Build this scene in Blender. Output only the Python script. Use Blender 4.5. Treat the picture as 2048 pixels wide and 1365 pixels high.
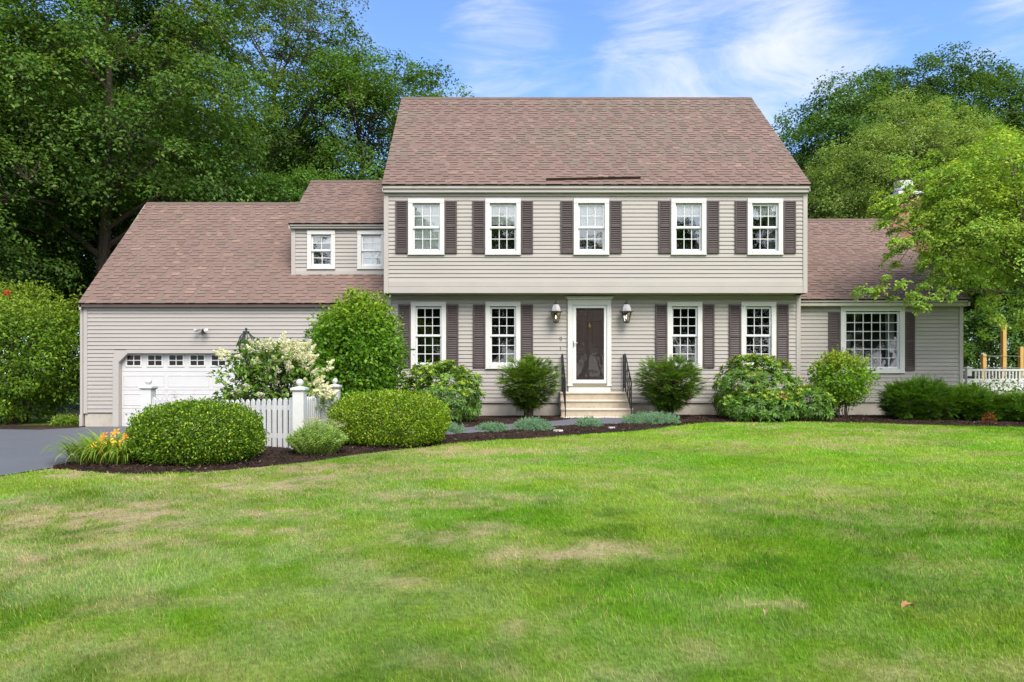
import bpy, math, random
import numpy as np
from math import radians as R, sin, cos, pi
sc = bpy.context.scene
col = sc.collection
for o in list(bpy.data.objects): bpy.data.objects.remove(o)

# ------------------------------------------------------------------ camera, sky, sun, exposure
EYE = 1.5
cam = bpy.data.objects.new("camera", bpy.data.cameras.new("camera"))
col.objects.link(cam); sc.camera = cam
cam.location = (0, 0, EYE); cam.rotation_euler = (R(90), 0, 0)
cam.data.sensor_width = 36; cam.data.lens = 24; cam.data.shift_y = 0.0325
cam.data.clip_start = 0.05; cam.data.clip_end = 3000

SUN_EL, SUN_AZ = 50, 155          # azimuth clockwise from +Y (behind the viewer, to the right)
SUN_STRENGTH, SKY_STRENGTH, EXPOSURE = 2.1, 0.11, 1.34
w = bpy.data.worlds.new("World"); sc.world = w; w.use_nodes = True
nt = w.node_tree; nt.nodes.clear()
def N(tree, kind, **kw):
    n = tree.nodes.new(kind)
    for k, v in kw.items(): setattr(n, k, v)
    return n
def mathn(tree, op, a, b=None, c=None, clamp=False):
    n = tree.nodes.new('ShaderNodeMath'); n.operation = op; n.use_clamp = clamp
    for i, v in enumerate((a, b, c)):
        if v is None: continue
        if isinstance(v, (int, float)): n.inputs[i].default_value = v
        else: tree.links.new(v, n.inputs[i])
    return n.outputs[0]
def build_sky():
    L = nt.links.new
    out = N(nt, 'ShaderNodeOutputWorld'); bg = N(nt, 'ShaderNodeBackground')
    bg.inputs['Strength'].default_value = SKY_STRENGTH
    sky = N(nt, 'ShaderNodeTexSky', sky_type='NISHITA', sun_disc=False)
    sky.sun_elevation = R(SUN_EL); sky.sun_rotation = R(SUN_AZ)
    sky.air_density = 1.0; sky.dust_density = 0.6; sky.ozone_density = 3.0
    tc = N(nt, 'ShaderNodeTexCoord')
    mp = N(nt, 'ShaderNodeMapping'); mp.inputs['Rotation'].default_value = (0, R(22), 0)
    mp.inputs['Scale'].default_value = (2.6, 2.0, 9.0); L(tc.outputs['Generated'], mp.inputs['Vector'])
    n1 = N(nt, 'ShaderNodeTexNoise'); n1.inputs['Scale'].default_value = 1.5; n1.inputs['Detail'].default_value = 9
    n1.inputs['Roughness'].default_value = 0.63; n1.inputs['Distortion'].default_value = 1.1
    L(mp.outputs[0], n1.inputs['Vector'])
    def region(px, py, lo, hi):
        d = np.array([(px - 1024) / 1365, 1, (749 - py) / 1365]); d /= np.linalg.norm(d)
        v = N(nt, 'ShaderNodeVectorMath', operation='DOT_PRODUCT'); v.inputs[1].default_value = d
        nv = N(nt, 'ShaderNodeVectorMath', operation='NORMALIZE'); L(tc.outputs['Generated'], nv.inputs[0]); L(nv.outputs[0], v.inputs[0])
        m = N(nt, 'ShaderNodeMapRange', interpolation_type='SMOOTHSTEP'); L(v.outputs['Value'], m.inputs[0])
        m.inputs[1].default_value = cos(R(lo)); m.inputs[2].default_value = cos(R(hi))
        return m.outputs[0]
    r = mathn(nt, 'ADD', region(1430, 105, 11, 0.5), mathn(nt, 'MULTIPLY', region(1000, 140, 7, 0.5), 0.72))
    r = mathn(nt, 'ADD', r, mathn(nt, 'MULTIPLY', region(1640, 80, 8, 0.5), 0.6))
    r = mathn(nt, 'ADD', r, mathn(nt, 'MULTIPLY', region(2030, 95, 4, 0.5), 0.6))
    # bright broken clouds behind the viewer, unseen, added for soft frontal fill and whiter panes
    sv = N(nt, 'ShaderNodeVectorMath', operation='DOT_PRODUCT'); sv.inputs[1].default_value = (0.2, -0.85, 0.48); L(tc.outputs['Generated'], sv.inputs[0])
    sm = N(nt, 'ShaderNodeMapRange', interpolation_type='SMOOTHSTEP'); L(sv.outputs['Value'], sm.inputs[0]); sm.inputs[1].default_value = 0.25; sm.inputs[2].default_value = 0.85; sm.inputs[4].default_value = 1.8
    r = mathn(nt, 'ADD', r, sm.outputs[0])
    den = mathn(nt, 'ADD', mathn(nt, 'MULTIPLY', r, 0.26), n1.outputs['Fac'])
    mr = N(nt, 'ShaderNodeMapRange', interpolation_type='SMOOTHSTEP'); L(den, mr.inputs[0])
    mr.inputs[1].default_value = 0.52; mr.inputs[2].default_value = 1.06; mr.inputs[4].default_value = 0.95
    mix = N(nt, 'ShaderNodeMix', data_type='RGBA')
    L(mr.outputs[0], mix.inputs[0])
    # deep summer blue
    lift = N(nt, 'ShaderNodeMix', data_type='RGBA', blend_type='MULTIPLY'); lift.inputs[0].default_value = 1.0
    L(sky.outputs[0], lift.inputs[6]); lift.inputs[7].default_value = (0.84, 0.955, 1.14, 1)
    L(lift.outputs[2], mix.inputs[6])
    lit = N(nt, 'ShaderNodeMix', data_type='RGBA'); L(sm.outputs[0], lit.inputs[0]); lit.inputs[6].default_value = (3.5, 3.65, 3.95, 1); lit.inputs[7].default_value = (8.2, 8.3, 8.6, 1); L(lit.outputs[2], mix.inputs[7])  # added rear clouds set brighter than the visible ones, as frontal fill
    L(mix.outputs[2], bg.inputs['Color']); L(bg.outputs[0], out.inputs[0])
build_sky()
sl = bpy.data.lights.new("sun", 'SUN'); sl.energy = SUN_STRENGTH; sl.angle = R(32); sl.color = (1.0, 0.955, 0.89)
so = bpy.data.objects.new("sun", sl); col.objects.link(so)
so.rotation_euler = (R(90 - SUN_EL), 0, R(180 - SUN_AZ))
so.location = (10, -20, 30)
sc.view_settings.view_transform = 'Standard'; sc.view_settings.look = 'None'
sc.view_settings.exposure = EXPOSURE; sc.view_settings.gamma = 1
sc.view_settings.use_curve_mapping = False
sc.cycles.max_bounces = 8; sc.cycles.transparent_max_bounces = 12
sc.cycles.use_denoising = True

# ------------------------------------------------------------------ helpers
rng = np.random.default_rng(11)
F = 1365.0
def PX(px, Y): return (px - 1024) * Y / F
def PZ(py, Y): return EYE + (749 - py) * Y / F
def norm(v):
    v = np.asarray(v, float); return v / (np.linalg.norm(v, axis=-1, keepdims=True) + 1e-9)
def _hash(ix, iy, iz, seed):
    h = (ix * 374761393 + iy * 668265263 + iz * 2147483647 + seed * 974634777) & 0xFFFFFFFF
    h = ((h ^ (h >> 13)) * 1274126177) & 0xFFFFFFFF
    h = h ^ (h >> 16)
    return (h & 0xFFFF) / 65535.0
def vnoise(p, seed=0):
    p = np.asarray(p, float)
    if p.shape[-1] == 2: p = np.concatenate([p, np.zeros(p.shape[:-1] + (1,))], -1)
    i = np.floor(p).astype(np.int64); f = p - i; f = f * f * (3 - 2 * f)
    r = 0
    for dx in (0, 1):
        for dy in (0, 1):
            for dz in (0, 1):
                wgt = (f[..., 0] if dx else 1 - f[..., 0]) * (f[..., 1] if dy else 1 - f[..., 1]) * (f[..., 2] if dz else 1 - f[..., 2])
                r = r + wgt * _hash(i[..., 0] + dx, i[..., 1] + dy, i[..., 2] + dz, seed)
    return r
def fbm(p, oct=4, seed=0, gain=0.5):
    p = np.asarray(p, float); a, s, t = 1.0, 0, 0
    for k in range(oct):
        s = s + a * vnoise(p * 2 ** k + 17.3 * k, seed + k); t += a; a *= gain
    return s / t
def sstep(a, b, x):
    t = np.clip((np.asarray(x, float) - a) / (b - a), 0, 1); return t * t * (3 - 2 * t)

WL = {}
def tag(o, label=None, cat=None, group=None, kind=None):
    if label: o['label'] = label
    if cat: o['category'] = cat
    if group: o['group'] = group
    if kind: o['kind'] = kind
    return o
def link(o, parent=None):
    col.objects.link(o)
    if parent is not None:
        o.parent = parent
        pl = WL.get(parent.name, (0, 0, 0)); o.location = (-pl[0], -pl[1], -pl[2])
    WL[o.name] = (0, 0, 0)
    return o
def thing(name, label, cat, loc=(0, 0, 0), group=None):
    o = bpy.data.objects.new(name, None); o.empty_display_size = 0.2
    col.objects.link(o); o.location = loc; WL[o.name] = tuple(loc)
    return tag(o, label, cat, group)
def raw_mesh(name, V, loops, starts, totals, colr=None, smooth=False):
    me = bpy.data.meshes.new(name)
    V = np.ascontiguousarray(V, np.float32)
    me.vertices.add(len(V)); me.vertices.foreach_set('co', V.ravel())
    me.loops.add(len(loops)); me.loops.foreach_set('vertex_index', np.ascontiguousarray(loops, np.int32))
    me.polygons.add(len(starts)); me.polygons.foreach_set('loop_start', np.ascontiguousarray(starts, np.int32))
    me.polygons.foreach_set('loop_total', np.ascontiguousarray(totals, np.int32))
    if colr is not None:
        a = me.color_attributes.new('Col', 'FLOAT_COLOR', 'POINT')
        c = np.ones((len(V), 4), np.float32); c[:, :3] = colr
        a.data.foreach_set('color', c.ravel())
    me.update(calc_edges=True)
    if smooth: me.polygons.foreach_set('use_smooth', np.ones(len(starts), bool))
    return me
class MB:
    def __init__(s): s.v, s.f, s.c = [], [], []
    def add(s, verts, faces, c=None):
        k = len(s.v); s.v += [tuple(map(float, p)) for p in verts]; s.f += [tuple(i + k for i in f) for f in faces]
        s.c += [c if c is not None else (1, 1, 1)] * len(verts)
    def quad(s, a, b, c_, d, c=None): s.add([a, b, c_, d], [(0, 1, 2, 3)], c)
    def box(s, x0, x1, y0, y1, z0, z1, c=None):
        v = [(x0, y0, z0), (x1, y0, z0), (x1, y1, z0), (x0, y1, z0), (x0, y0, z1), (x1, y0, z1), (x1, y1, z1), (x0, y1, z1)]
        s.add(v, [(0, 3, 2, 1), (4, 5, 6, 7), (0, 1, 5, 4), (1, 2, 6, 5), (2, 3, 7, 6), (3, 0, 4, 7)], c)
    def bbox(s, x0, x1, y0, y1, z0, z1, b=0.006, c=None):
        """box with its front edges chamfered"""
        v = [(x0, y1, z0), (x1, y1, z0), (x1, y1, z1), (x0, y1, z1), (x0, y0 + b, z0), (x1, y0 + b, z0), (x1, y0 + b, z1), (x0, y0 + b, z1),
             (x0 + b, y0, z0 + b), (x1 - b, y0, z0 + b), (x1 - b, y0, z1 - b), (x0 + b, y0, z1 - b)]
        s.add(v, [(0, 3, 2, 1), (0, 1, 5, 4), (1, 2, 6, 5), (2, 3, 7, 6), (3, 0, 4, 7), (4, 5, 9, 8), (5, 6, 10, 9), (6, 7, 11, 10), (7, 4, 8, 11), (8, 9, 10, 11)], c)
    def prism(s, poly, y0, y1, c=None):
        """outline in (x,z), extruded along y; outline anticlockwise seen from the front"""
        n = len(poly)
        v = [(x, y0, z) for x, z in poly] + [(x, y1, z) for x, z in poly]
        s.add(v, [tuple(range(n)), tuple(range(2 * n - 1, n - 1, -1))] + [(i, i + n, (i + 1) % n + n, (i + 1) % n) for i in range(n)], c)
    def prismx(s, poly, x0, x1, c=None):
        n = len(poly)
        v = [(x0, y, z) for y, z in poly] + [(x1, y, z) for y, z in poly]
        s.add(v, [tuple(range(n - 1, -1, -1)), tuple(range(n, 2 * n))] + [(i, (i + 1) % n, (i + 1) % n + n, i + n) for i in range(n)], c)
    def tube(s, pts, rad, sides=6, c=None, caps=True):
        pts = np.asarray(pts, float); n = len(pts)
        rad = np.full(n, rad) if np.isscalar(rad) else np.asarray(rad, float)
        T = norm(np.gradient(pts, axis=0))
        ref = np.array([0.31, 0.17, 0.93]) if abs(T[0][2]) < 0.9 else np.array([1.0, 0.1, 0])
        vs = []
        for i in range(n):
            a = norm(np.cross(T[i], ref)); b = np.cross(T[i], a)
            for k in range(sides):
                t = 2 * pi * k / sides; vs.append(pts[i] + rad[i] * (cos(t) * a + sin(t) * b))
        fs = [(i * sides + k, i * sides + (k + 1) % sides, (i + 1) * sides + (k + 1) % sides, (i + 1) * sides + k) for i in range(n - 1) for k in range(sides)]
        if caps: fs += [tuple(range(sides - 1, -1, -1)), tuple(range((n - 1) * sides, n * sides))]
        s.add(vs, fs, c)
    def lathe(s, prof, cx, cy, sides=20, c=None, rot=0.0):
        vs = [(cx + r * cos(2 * pi * k / sides + rot), cy + r * sin(2 * pi * k / sides + rot), z) for r, z in prof for k in range(sides)]
        n = len(prof)
        fs = [(i * sides + k, i * sides + (k + 1) % sides, (i + 1) * sides + (k + 1) % sides, (i + 1) * sides + k) for i in range(n - 1) for k in range(sides)]
        fs += [tuple(range(sides - 1, -1, -1)), tuple(range((n - 1) * sides, n * sides))]
        s.add(vs, fs, c)
    def build(s, name, m, parent=None, smooth=False, label=None):
        me = bpy.data.meshes.new(name); me.from_pydata(s.v, [], s.f); me.update()
        a = me.color_attributes.new('Col', 'FLOAT_COLOR', 'POINT')
        c = np.ones((len(s.v), 4), np.float32); c[:, :3] = s.c; a.data.foreach_set('color', c.ravel())
        if smooth:
            me.polygons.foreach_set('use_smooth', np.ones(len(me.polygons), bool))
            me.set_sharp_from_angle(angle=R(35))
        me.materials.append(m)
        o = link(bpy.data.objects.new(name, me), parent)
        if label: o['label'] = label
        return o

# ------------------------------------------------------------------ materials
def mat(name, c=(0.5, 0.5, 0.5), rough=0.6, attr=False, nscale=3.0, namt=0.15, bump=0.0, bscale=60.0, spec=0.4, metal=0.0, stretch=(1, 1, 1), dirt=None):
    m = bpy.data.materials.new(name); m.use_nodes = True; t = m.node_tree; L = t.links.new
    b = t.nodes['Principled BSDF']; b.inputs['Roughness'].default_value = rough
    b.inputs['Specular IOR Level'].default_value = spec; b.inputs['Metallic'].default_value = metal
    tc = N(t, 'ShaderNodeTexCoord'); mp = N(t, 'ShaderNodeMapping'); mp.inputs['Scale'].default_value = stretch
    L(tc.outputs['Object'], mp.inputs[0])
    n = N(t, 'ShaderNodeTexNoise'); n.inputs['Scale'].default_value = nscale; n.inputs['Detail'].default_value = 6; L(mp.outputs[0], n.inputs[0])
    mr = N(t, 'ShaderNodeMapRange'); L(n.outputs['Fac'], mr.inputs[0]); mr.inputs[1].default_value = 0.25; mr.inputs[2].default_value = 0.75
    mr.inputs[3].default_value = 1 - namt; mr.inputs[4].default_value = 1 + namt
    mx = N(t, 'ShaderNodeMix', data_type='RGBA', blend_type='MULTIPLY'); mx.inputs[0].default_value = 1
    if attr:
        a = N(t, 'ShaderNodeAttribute', attribute_name='Col'); L(a.outputs['Color'], mx.inputs[6])
    else: mx.inputs[6].default_value = (*c, 1)
    L(mr.outputs[0], mx.inputs[7])
    last = mx.outputs[2]
    if dirt:
        n3 = N(t, 'ShaderNodeTexNoise'); n3.inputs['Scale'].default_value = dirt[1]; n3.inputs['Detail'].default_value = 8; n3.inputs['Roughness'].default_value = 0.7
        L(tc.outputs['Object'], n3.inputs[0])
        r3 = N(t, 'ShaderNodeMapRange'); L(n3.outputs['Fac'], r3.inputs[0]); r3.inputs[1].default_value = 0.5; r3.inputs[2].default_value = 0.72; r3.inputs[4].default_value = dirt[2]
        m3 = N(t, 'ShaderNodeMix', data_type='RGBA'); L(r3.outputs[0], m3.inputs[0]); L(last, m3.inputs[6]); m3.inputs[7].default_value = (*dirt[0], 1)
        last = m3.outputs[2]
    L(last, b.inputs['Base Color'])
    if bump:
        n2 = N(t, 'ShaderNodeTexNoise'); n2.inputs['Scale'].default_value = bscale; n2.inputs['Detail'].default_value = 4; L(tc.outputs['Object'], n2.inputs[0])
        bp = N(t, 'ShaderNodeBump'); bp.inputs['Strength'].default_value = bump; bp.inputs['Distance'].default_value = 0.01; L(n2.outputs['Fac'], bp.inputs['Height']); L(bp.outputs[0], b.inputs['Normal'])
    return m
def leaf_mat(name, trans=0.38, gloss=0.010, rough=0.5, gain=(1.22, 1.32, 0.95)):
    m = bpy.data.materials.new(name); m.use_nodes = True; t = m.node_tree; t.nodes.clear(); L = t.links.new
    out = N(t, 'ShaderNodeOutputMaterial'); a = N(t, 'ShaderNodeAttribute', attribute_name='Col')
    tc = N(t, 'ShaderNodeTexCoord'); nz = N(t, 'ShaderNodeTexNoise'); nz.inputs['Scale'].default_value = 40; L(tc.outputs['Object'], nz.inputs[0])
    mr = N(t, 'ShaderNodeMapRange'); L(nz.outputs['Fac'], mr.inputs[0]); mr.inputs[3].default_value = 0.75; mr.inputs[4].default_value = 1.25
    mx = N(t, 'ShaderNodeMix', data_type='RGBA', blend_type='MULTIPLY'); mx.inputs[0].default_value = 1
    L(a.outputs['Color'], mx.inputs[6]); L(mr.outputs[0], mx.inputs[7])
    d = N(t, 'ShaderNodeBsdfDiffuse'); gn = N(t, 'ShaderNodeMix', data_type='RGBA', blend_type='MULTIPLY'); gn.inputs[0].default_value = 1; L(mx.outputs[2], gn.inputs[6]); gn.inputs[7].default_value = (*gain, 1); mx = gn
    L(mx.outputs[2], d.inputs[0])
    tr = N(t, 'ShaderNodeBsdfTranslucent')
    ty = N(t, 'ShaderNodeMix', data_type='RGBA', blend_type='MULTIPLY'); ty.inputs[0].default_value = 1; L(mx.outputs[2], ty.inputs[6]); ty.inputs[7].default_value = (1.35, 1.3, 0.6, 1)
    L(ty.outputs[2], tr.inputs[0])
    m1 = N(t, 'ShaderNodeMixShader'); m1.inputs[0].default_value = trans; L(d.outputs[0], m1.inputs[1]); L(tr.outputs[0], m1.inputs[2])
    g = N(t, 'ShaderNodeBsdfGlossy'); g.inputs['Roughness'].default_value = rough; g.inputs[0].default_value = (1, 1, 1, 1)
    m2 = N(t, 'ShaderNodeMixShader'); m2.inputs[0].default_value = gloss; L(m1.outputs[0], m2.inputs[1]); L(g.outputs[0], m2.inputs[2])
    L(m2.outputs[0], out.inputs[0]); return m
def glass_mat(name, refl=0.13, tint=(0.93, 0.96, 0.95)):
    m = bpy.data.materials.new(name); m.use_nodes = True; t = m.node_tree; t.nodes.clear(); L = t.links.new
    out = N(t, 'ShaderNodeOutputMaterial'); tr = N(t, 'ShaderNodeBsdfTransparent'); tr.inputs[0].default_value = (*tint, 1)
    g = N(t, 'ShaderNodeBsdfGlossy'); g.inputs['Roughness'].default_value = 0.015; g.inputs[0].default_value = (1, 1, 1, 1)
    tc = N(t, 'ShaderNodeTexCoord'); nz = N(t, 'ShaderNodeTexNoise'); nz.inputs['Scale'].default_value = 2.2; L(tc.outputs['Object'], nz.inputs[0])
    bp = N(t, 'ShaderNodeBump'); bp.inputs['Strength'].default_value = 0.12; bp.inputs['Distance'].default_value = 0.02; L(nz.outputs['Fac'], bp.inputs['Height']); L(bp.outputs[0], g.inputs['Normal'])
    fr = N(t, 'ShaderNodeFresnel'); fr.inputs['IOR'].default_value = 1.5
    mx = N(t, 'ShaderNodeMixShader'); L(mathn(t, 'ADD', fr.outputs[0], refl - 0.04, clamp=True), mx.inputs[0])
    L(tr.outputs[0], mx.inputs[1]); L(g.outputs[0], mx.inputs[2]); L(mx.outputs[0], out.inputs[0]); return m
M = dict(
    siding=mat('greige_clapboard', (0.340, 0.309, 0.279), 0.65, nscale=1.3, namt=0.06, bump=0.08, bscale=90, stretch=(0.6, 1, 6)),
    trim=mat('greige_trim', (0.37, 0.337, 0.305), 0.6, nscale=2, namt=0.05),
    white=mat('white_paint', (0.57, 0.555, 0.525), 0.45, nscale=3, namt=0.04),
    sash=mat('white_sash', (0.64, 0.635, 0.62), 0.35, nscale=4, namt=0.03),
    shutter=mat('brown_shutter', (0.066, 0.048, 0.046), 0.5, nscale=5, namt=0.12),
    door=mat('dark_plum_door', (0.125, 0.085, 0.092), 0.4, nscale=3, namt=0.06),
    roof=mat('asphalt_shingles', attr=True, rough=0.9, nscale=70, namt=0.22, bump=0.25, bscale=220, spec=0.2),
    capping=mat('ridge_shingle', (0.13, 0.092, 0.078), 0.9, nscale=40, namt=0.2, spec=0.2),
    concrete=mat('concrete', (0.40, 0.36, 0.30), 0.85, nscale=5, namt=0.12, bump=0.2, dirt=((0.22, 0.18, 0.13), 2.2, 0.5)),
    step=mat('cast_stone_steps', (0.40, 0.335, 0.25), 0.8, nscale=9, namt=0.14, bump=0.25, bscale=120, dirt=((0.22, 0.16, 0.10), 4, 0.45)),
    tread=mat('cast_stone_tread', (0.50, 0.44, 0.36), 0.75, nscale=9, namt=0.10, bump=0.15, bscale=120),
    iron=mat('black_iron', (0.012, 0.012, 0.013), 0.45, nscale=20, namt=0.2),
    copper=mat('aged_lantern_metal', (0.075, 0.055, 0.042), 0.45, nscale=30, namt=0.3, metal=0.3),
    pewter=mat('weathered_lantern_roof', (0.42, 0.40, 0.38), 0.4, nscale=30, namt=0.2, metal=0.4),
    brass=mat('brass', (0.55, 0.40, 0.16), 0.35, metal=0.9),
    green_metal=mat('dark_green_metal', (0.016, 0.03, 0.026), 0.45, nscale=20, namt=0.2),
    interior=mat('dim_room', (0.035, 0.034, 0.034), 0.9),
    blind=mat('white_blind', (0.82, 0.83, 0.83), 0.8, nscale=3, namt=0.03),
    curtain=mat('grey_curtain', (0.36, 0.37, 0.39), 0.9, nscale=3, namt=0.08),
    screen=mat('grey_screen', (0.18, 0.19, 0.2), 0.9),
    glass=glass_mat('window_glass', 0.10), upglass=glass_mat('upper_window_glass', 0.20),
    lampglass=glass_mat('lantern_glass', 0.03, (0.97, 0.95, 0.9)),
    fence=mat('white_fence_paint', (0.56, 0.55, 0.535), 0.5, nscale=4, namt=0.05, dirt=((0.38, 0.36, 0.30), 3, 0.25)),
    vinyl=mat('white_vinyl', (0.60, 0.58, 0.575), 0.4, nscale=3, namt=0.03),
    post=mat('yellow_pine_post', (0.50, 0.30, 0.085), 0.7, nscale=6, namt=0.2, stretch=(8, 8, 1)),
    asphalt=mat('asphalt', (0.094, 0.098, 0.110), 0.85, nscale=90.0, namt=0.30, bump=0.45, bscale=160, dirt=((0.125, 0.13, 0.142), 0.7, 0.5)),
    mulch=mat('dark_bark_mulch', attr=True, rough=0.95, nscale=50, namt=0.55, bump=1.0, bscale=70, spec=0.1),
    chip=mat('bark_chips', attr=True, rough=0.95, nscale=30, namt=0.3, spec=0.1),
    lawn=mat('lawn_soil_and_thatch', attr=True, rough=0.95, nscale=24, namt=0.35, bump=0.6, bscale=120, spec=0.05),
    bark=mat('grey_brown_bark', (0.085, 0.066, 0.05), 0.95, nscale=7, namt=0.45, bump=0.8, bscale=30, stretch=(4, 4, 0.7), spec=0.1),
    brick=mat('brick', attr=True, rough=0.9, nscale=25, namt=0.2, bump=0.3),
    stone=mat('pale_flagstone', (0.50, 0.48, 0.44), 0.8, nscale=12, namt=0.15),
    leaf=leaf_mat('foliage'), shiny=leaf_mat('glossy_foliage', 0.28, 0.018, 0.45), needle=leaf_mat('needles', 0.25, 0.012, 0.5),
    petal=leaf_mat('petals', 0.4, 0.01, 0.6, (1, 1, 1)), grass=leaf_mat('grass_blades', 0.30, 0.008, 0.6, (1.0, 1.06, 0.85)),
    numeral=mat('pewter_numeral', (0.18, 0.17, 0.16), 0.4, metal=0.5),
)
def emis(name, c, s):
    m = bpy.data.materials.new(name); m.use_nodes = True; b = m.node_tree.nodes['Principled BSDF']
    b.inputs['Base Color'].default_value = (*c, 1); b.inputs['Emission Color'].default_value = (*c, 1); b.inputs['Emission Strength'].default_value = s; return m
M['bulb'] = emis('lit_bulb', (1.0, 0.82, 0.52), 1.6)
M['lens'] = mat('floodlight_lens', (0.75, 0.75, 0.74), 0.2)

# ------------------------------------------------------------------ terrain
def ground_z(x, y):
    x = np.asarray(x, float); y = np.asarray(y, float)
    z = 0.38 * sstep(-6, 19, y) * 1.0
    z = 0.38 * np.clip(y / 16.0, -0.6, 1.0) + 0 * z
    z = np.where(y > 14.5, np.minimum(z, 0.38 - 0.0), z)
    drop = sstep(-4.4, -7.6, x) * sstep(9.0, 17.0, y)
    z = z * (1 - drop) + 0.05 * drop
    far = sstep(26, 60, y)
    return z * (1 - far) + 0.2 * far
def ray_ground(px, py):
    Y = 10.0
    for _ in range(60):
        z = float(ground_z((px - 1024) * Y / F, Y)); Y = 0.5 * Y + 0.5 * max(2.0, min(40.0, (EYE - z) * F / (py - 749)))
    return ((px - 1024) * Y / F, Y)
EDGE_PX = [(150, 941), (250, 949), (300, 949), (400, 946), (480, 939), (560, 931), (640, 922), (700, 912), (780, 902), (860, 893), (940, 885), (1000, 880), (1080, 876),
           (1140, 872), (1210, 867), (1280, 862), (1330, 856), (1370, 850), (1420, 845.5), (1500, 844.5), (1600, 844.5), (1700, 846), (1800, 849), (1900, 852), (2048, 856)]
EDGE = np.array([ray_ground(*p) for p in EDGE_PX])
EDGE = np.vstack([[-6.9, 9.35], EDGE, [13.5, 13.9], [17, 13.6]])
EDGE = EDGE[np.argsort(EDGE[:, 0])]
def bed_front(x): return np.interp(x, EDGE[:, 0], EDGE[:, 1])
DR = np.array([(-14, -9.8), (-6, -9.2), (2, -8.2), (6, -7.25), (8.6, -6.5), (9.5, -6.18), (10.2, -5.98), (12, -5.85), (18.5, -5.7)])
def drive_right(y): return np.interp(y, DR[:, 0], DR[:, 1])
# lawn colour: one function used for the thatch under the blades and for the blades themselves
DRY = [(890, 1064, 0.5, 0.22, 0.75), (968, 1060, 0.26, 0.2, 0.85), (620, 935, 1.7, 0.45, 0.95), (730, 928, 0.8, 0.3, 0.7), (960, 903, 1.6, 0.5, 0.85), (1130, 900, 1.0, 0.3, 0.7),
       (120, 1060, 1.3, 0.8, 0.75), (210, 1025, 0.8, 0.5, 0.8), (60, 1125, 0.7, 0.4, 0.7), (230, 1085, 0.9, 0.35, 0.5), (1130, 1105, 0.5, 0.4, 0.7), (1620, 985, 1.1, 0.5, 0.5),
       (1530, 1195, 0.22, 0.18, 0.45), (1290, 945, 0.8, 0.3, 0.4), (500, 985, 1.4, 0.5, 0.5), (800, 1170, 0.4, 0.35, 0.45), (1040, 1245, 0.25, 0.2, 0.45), (1690, 1345, 0.3, 0.15, 0.5), (1270, 890, 1.4, 0.5, 0.5), (1850, 1110, 0.4, 0.25, 0.4), (350, 960, 1.6, 0.3, 0.6), (1760, 862, 1.2, 0.35, 0.4)]
DRYW = [(*ray_ground(a, b), c, d, e) for a, b, c, d, e in DRY]
def dryness(x, y):
    p = np.stack([x, y], -1)
    jx = x + 0.5 * (fbm(p * 1.7, 3, 40) - 0.5) * 2; jy = y + 0.5 * (fbm(p * 1.7, 3, 50) - 0.5) * 2
    d = np.zeros_like(x)
    for cx, cy, rx, ry, a in DRYW:
        d = np.maximum(d, a * np.exp(-(((jx - cx) / rx) ** 2 + ((jy - cy) / ry) ** 2)))
    g = sstep(0.47, 0.70, fbm(p * np.array([0.9, 1.5]), 5, 71, 0.6))
    left = 0.20 + 0.46 * sstep(2, -5, x) * sstep(3.5, 6.5, y) + 0.15 * sstep(9, 13, y)
    d = np.maximum(d, g * left * 1.3) * (0.25 + 1.2 * sstep(0.3, 0.7, fbm(p * 7, 3, 81)))
    return np.clip(d, 0, 1)
def lawn_color(x, y):
    p = np.stack([x, y], -1)
    d = dryness(x, y)
    jx = fbm(p * 2.3, 3, 141) - 0.5; pj = p + np.stack([jx, fbm(p * 2.3, 3, 151) - 0.5], -1) * 0.9
    a = sstep(0.36, 0.64, fbm(pj * np.array([0.75, 1.1]), 5, 5, 0.6)); b = sstep(0.42, 0.68, fbm(pj * np.array([1.7, 2.4]), 5, 9, 0.62)); e = sstep(0.52, 0.72, fbm(pj * np.array([2.6, 3.4]) + 40, 4, 29, 0.6))
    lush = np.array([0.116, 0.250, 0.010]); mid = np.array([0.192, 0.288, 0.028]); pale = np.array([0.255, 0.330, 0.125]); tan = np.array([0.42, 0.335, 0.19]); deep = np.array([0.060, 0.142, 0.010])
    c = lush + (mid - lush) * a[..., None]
    c = c + (deep - c) * (e * 0.6 * (1 - 0.6 * sstep(6, 11, y)))[..., None]  # near patches deepened: shade seen between blades put into the colour
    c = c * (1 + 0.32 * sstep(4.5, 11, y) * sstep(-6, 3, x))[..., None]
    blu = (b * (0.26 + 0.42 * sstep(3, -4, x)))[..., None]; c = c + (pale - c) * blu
    c = c + (tan - c) * d[..., None]
    return c * (0.85 + 0.3 * fbm(p * 3.1, 3, 33))[..., None]
# ------------------------------------------------------------------ ground sheets
def grid_obj(name, X, Yc, Z, colr, m, kind='structure', smooth=True):
    ny, nx = X.shape
    V = np.stack([X, Yc, Z], -1).reshape(-1, 3)
    i = np.arange(ny - 1)[:, None] * nx + np.arange(nx - 1)[None, :]
    q = np.stack([i, i + 1, i + nx + 1, i + nx], -1).reshape(-1, 4)
    me = raw_mesh(name, V, q.ravel(), np.arange(len(q)) * 4, np.full(len(q), 4), None if colr is None else colr.reshape(-1, 3), smooth)
    me.materials.append(m); o = bpy.data.objects.new(name, me); link(o); o['kind'] = kind; return o
def axis(lo, hi, step, far, ratio=1.35):
    a = list(np.arange(lo, hi + 1e-6, step)); s = step; x = a[-1]
    while x < far: s *= ratio; x += s; a.append(x)
    s = step; x = a[0]; pre = []
    while x > -far: s *= ratio; x -= s; pre.append(x)
    return np.array(pre[::-1] + a)
gx, gy = axis(-15, 17, 0.09, 500), axis(1.0, 19, 0.09, 700)
GX, GY = np.meshgrid(gx, gy)
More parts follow.
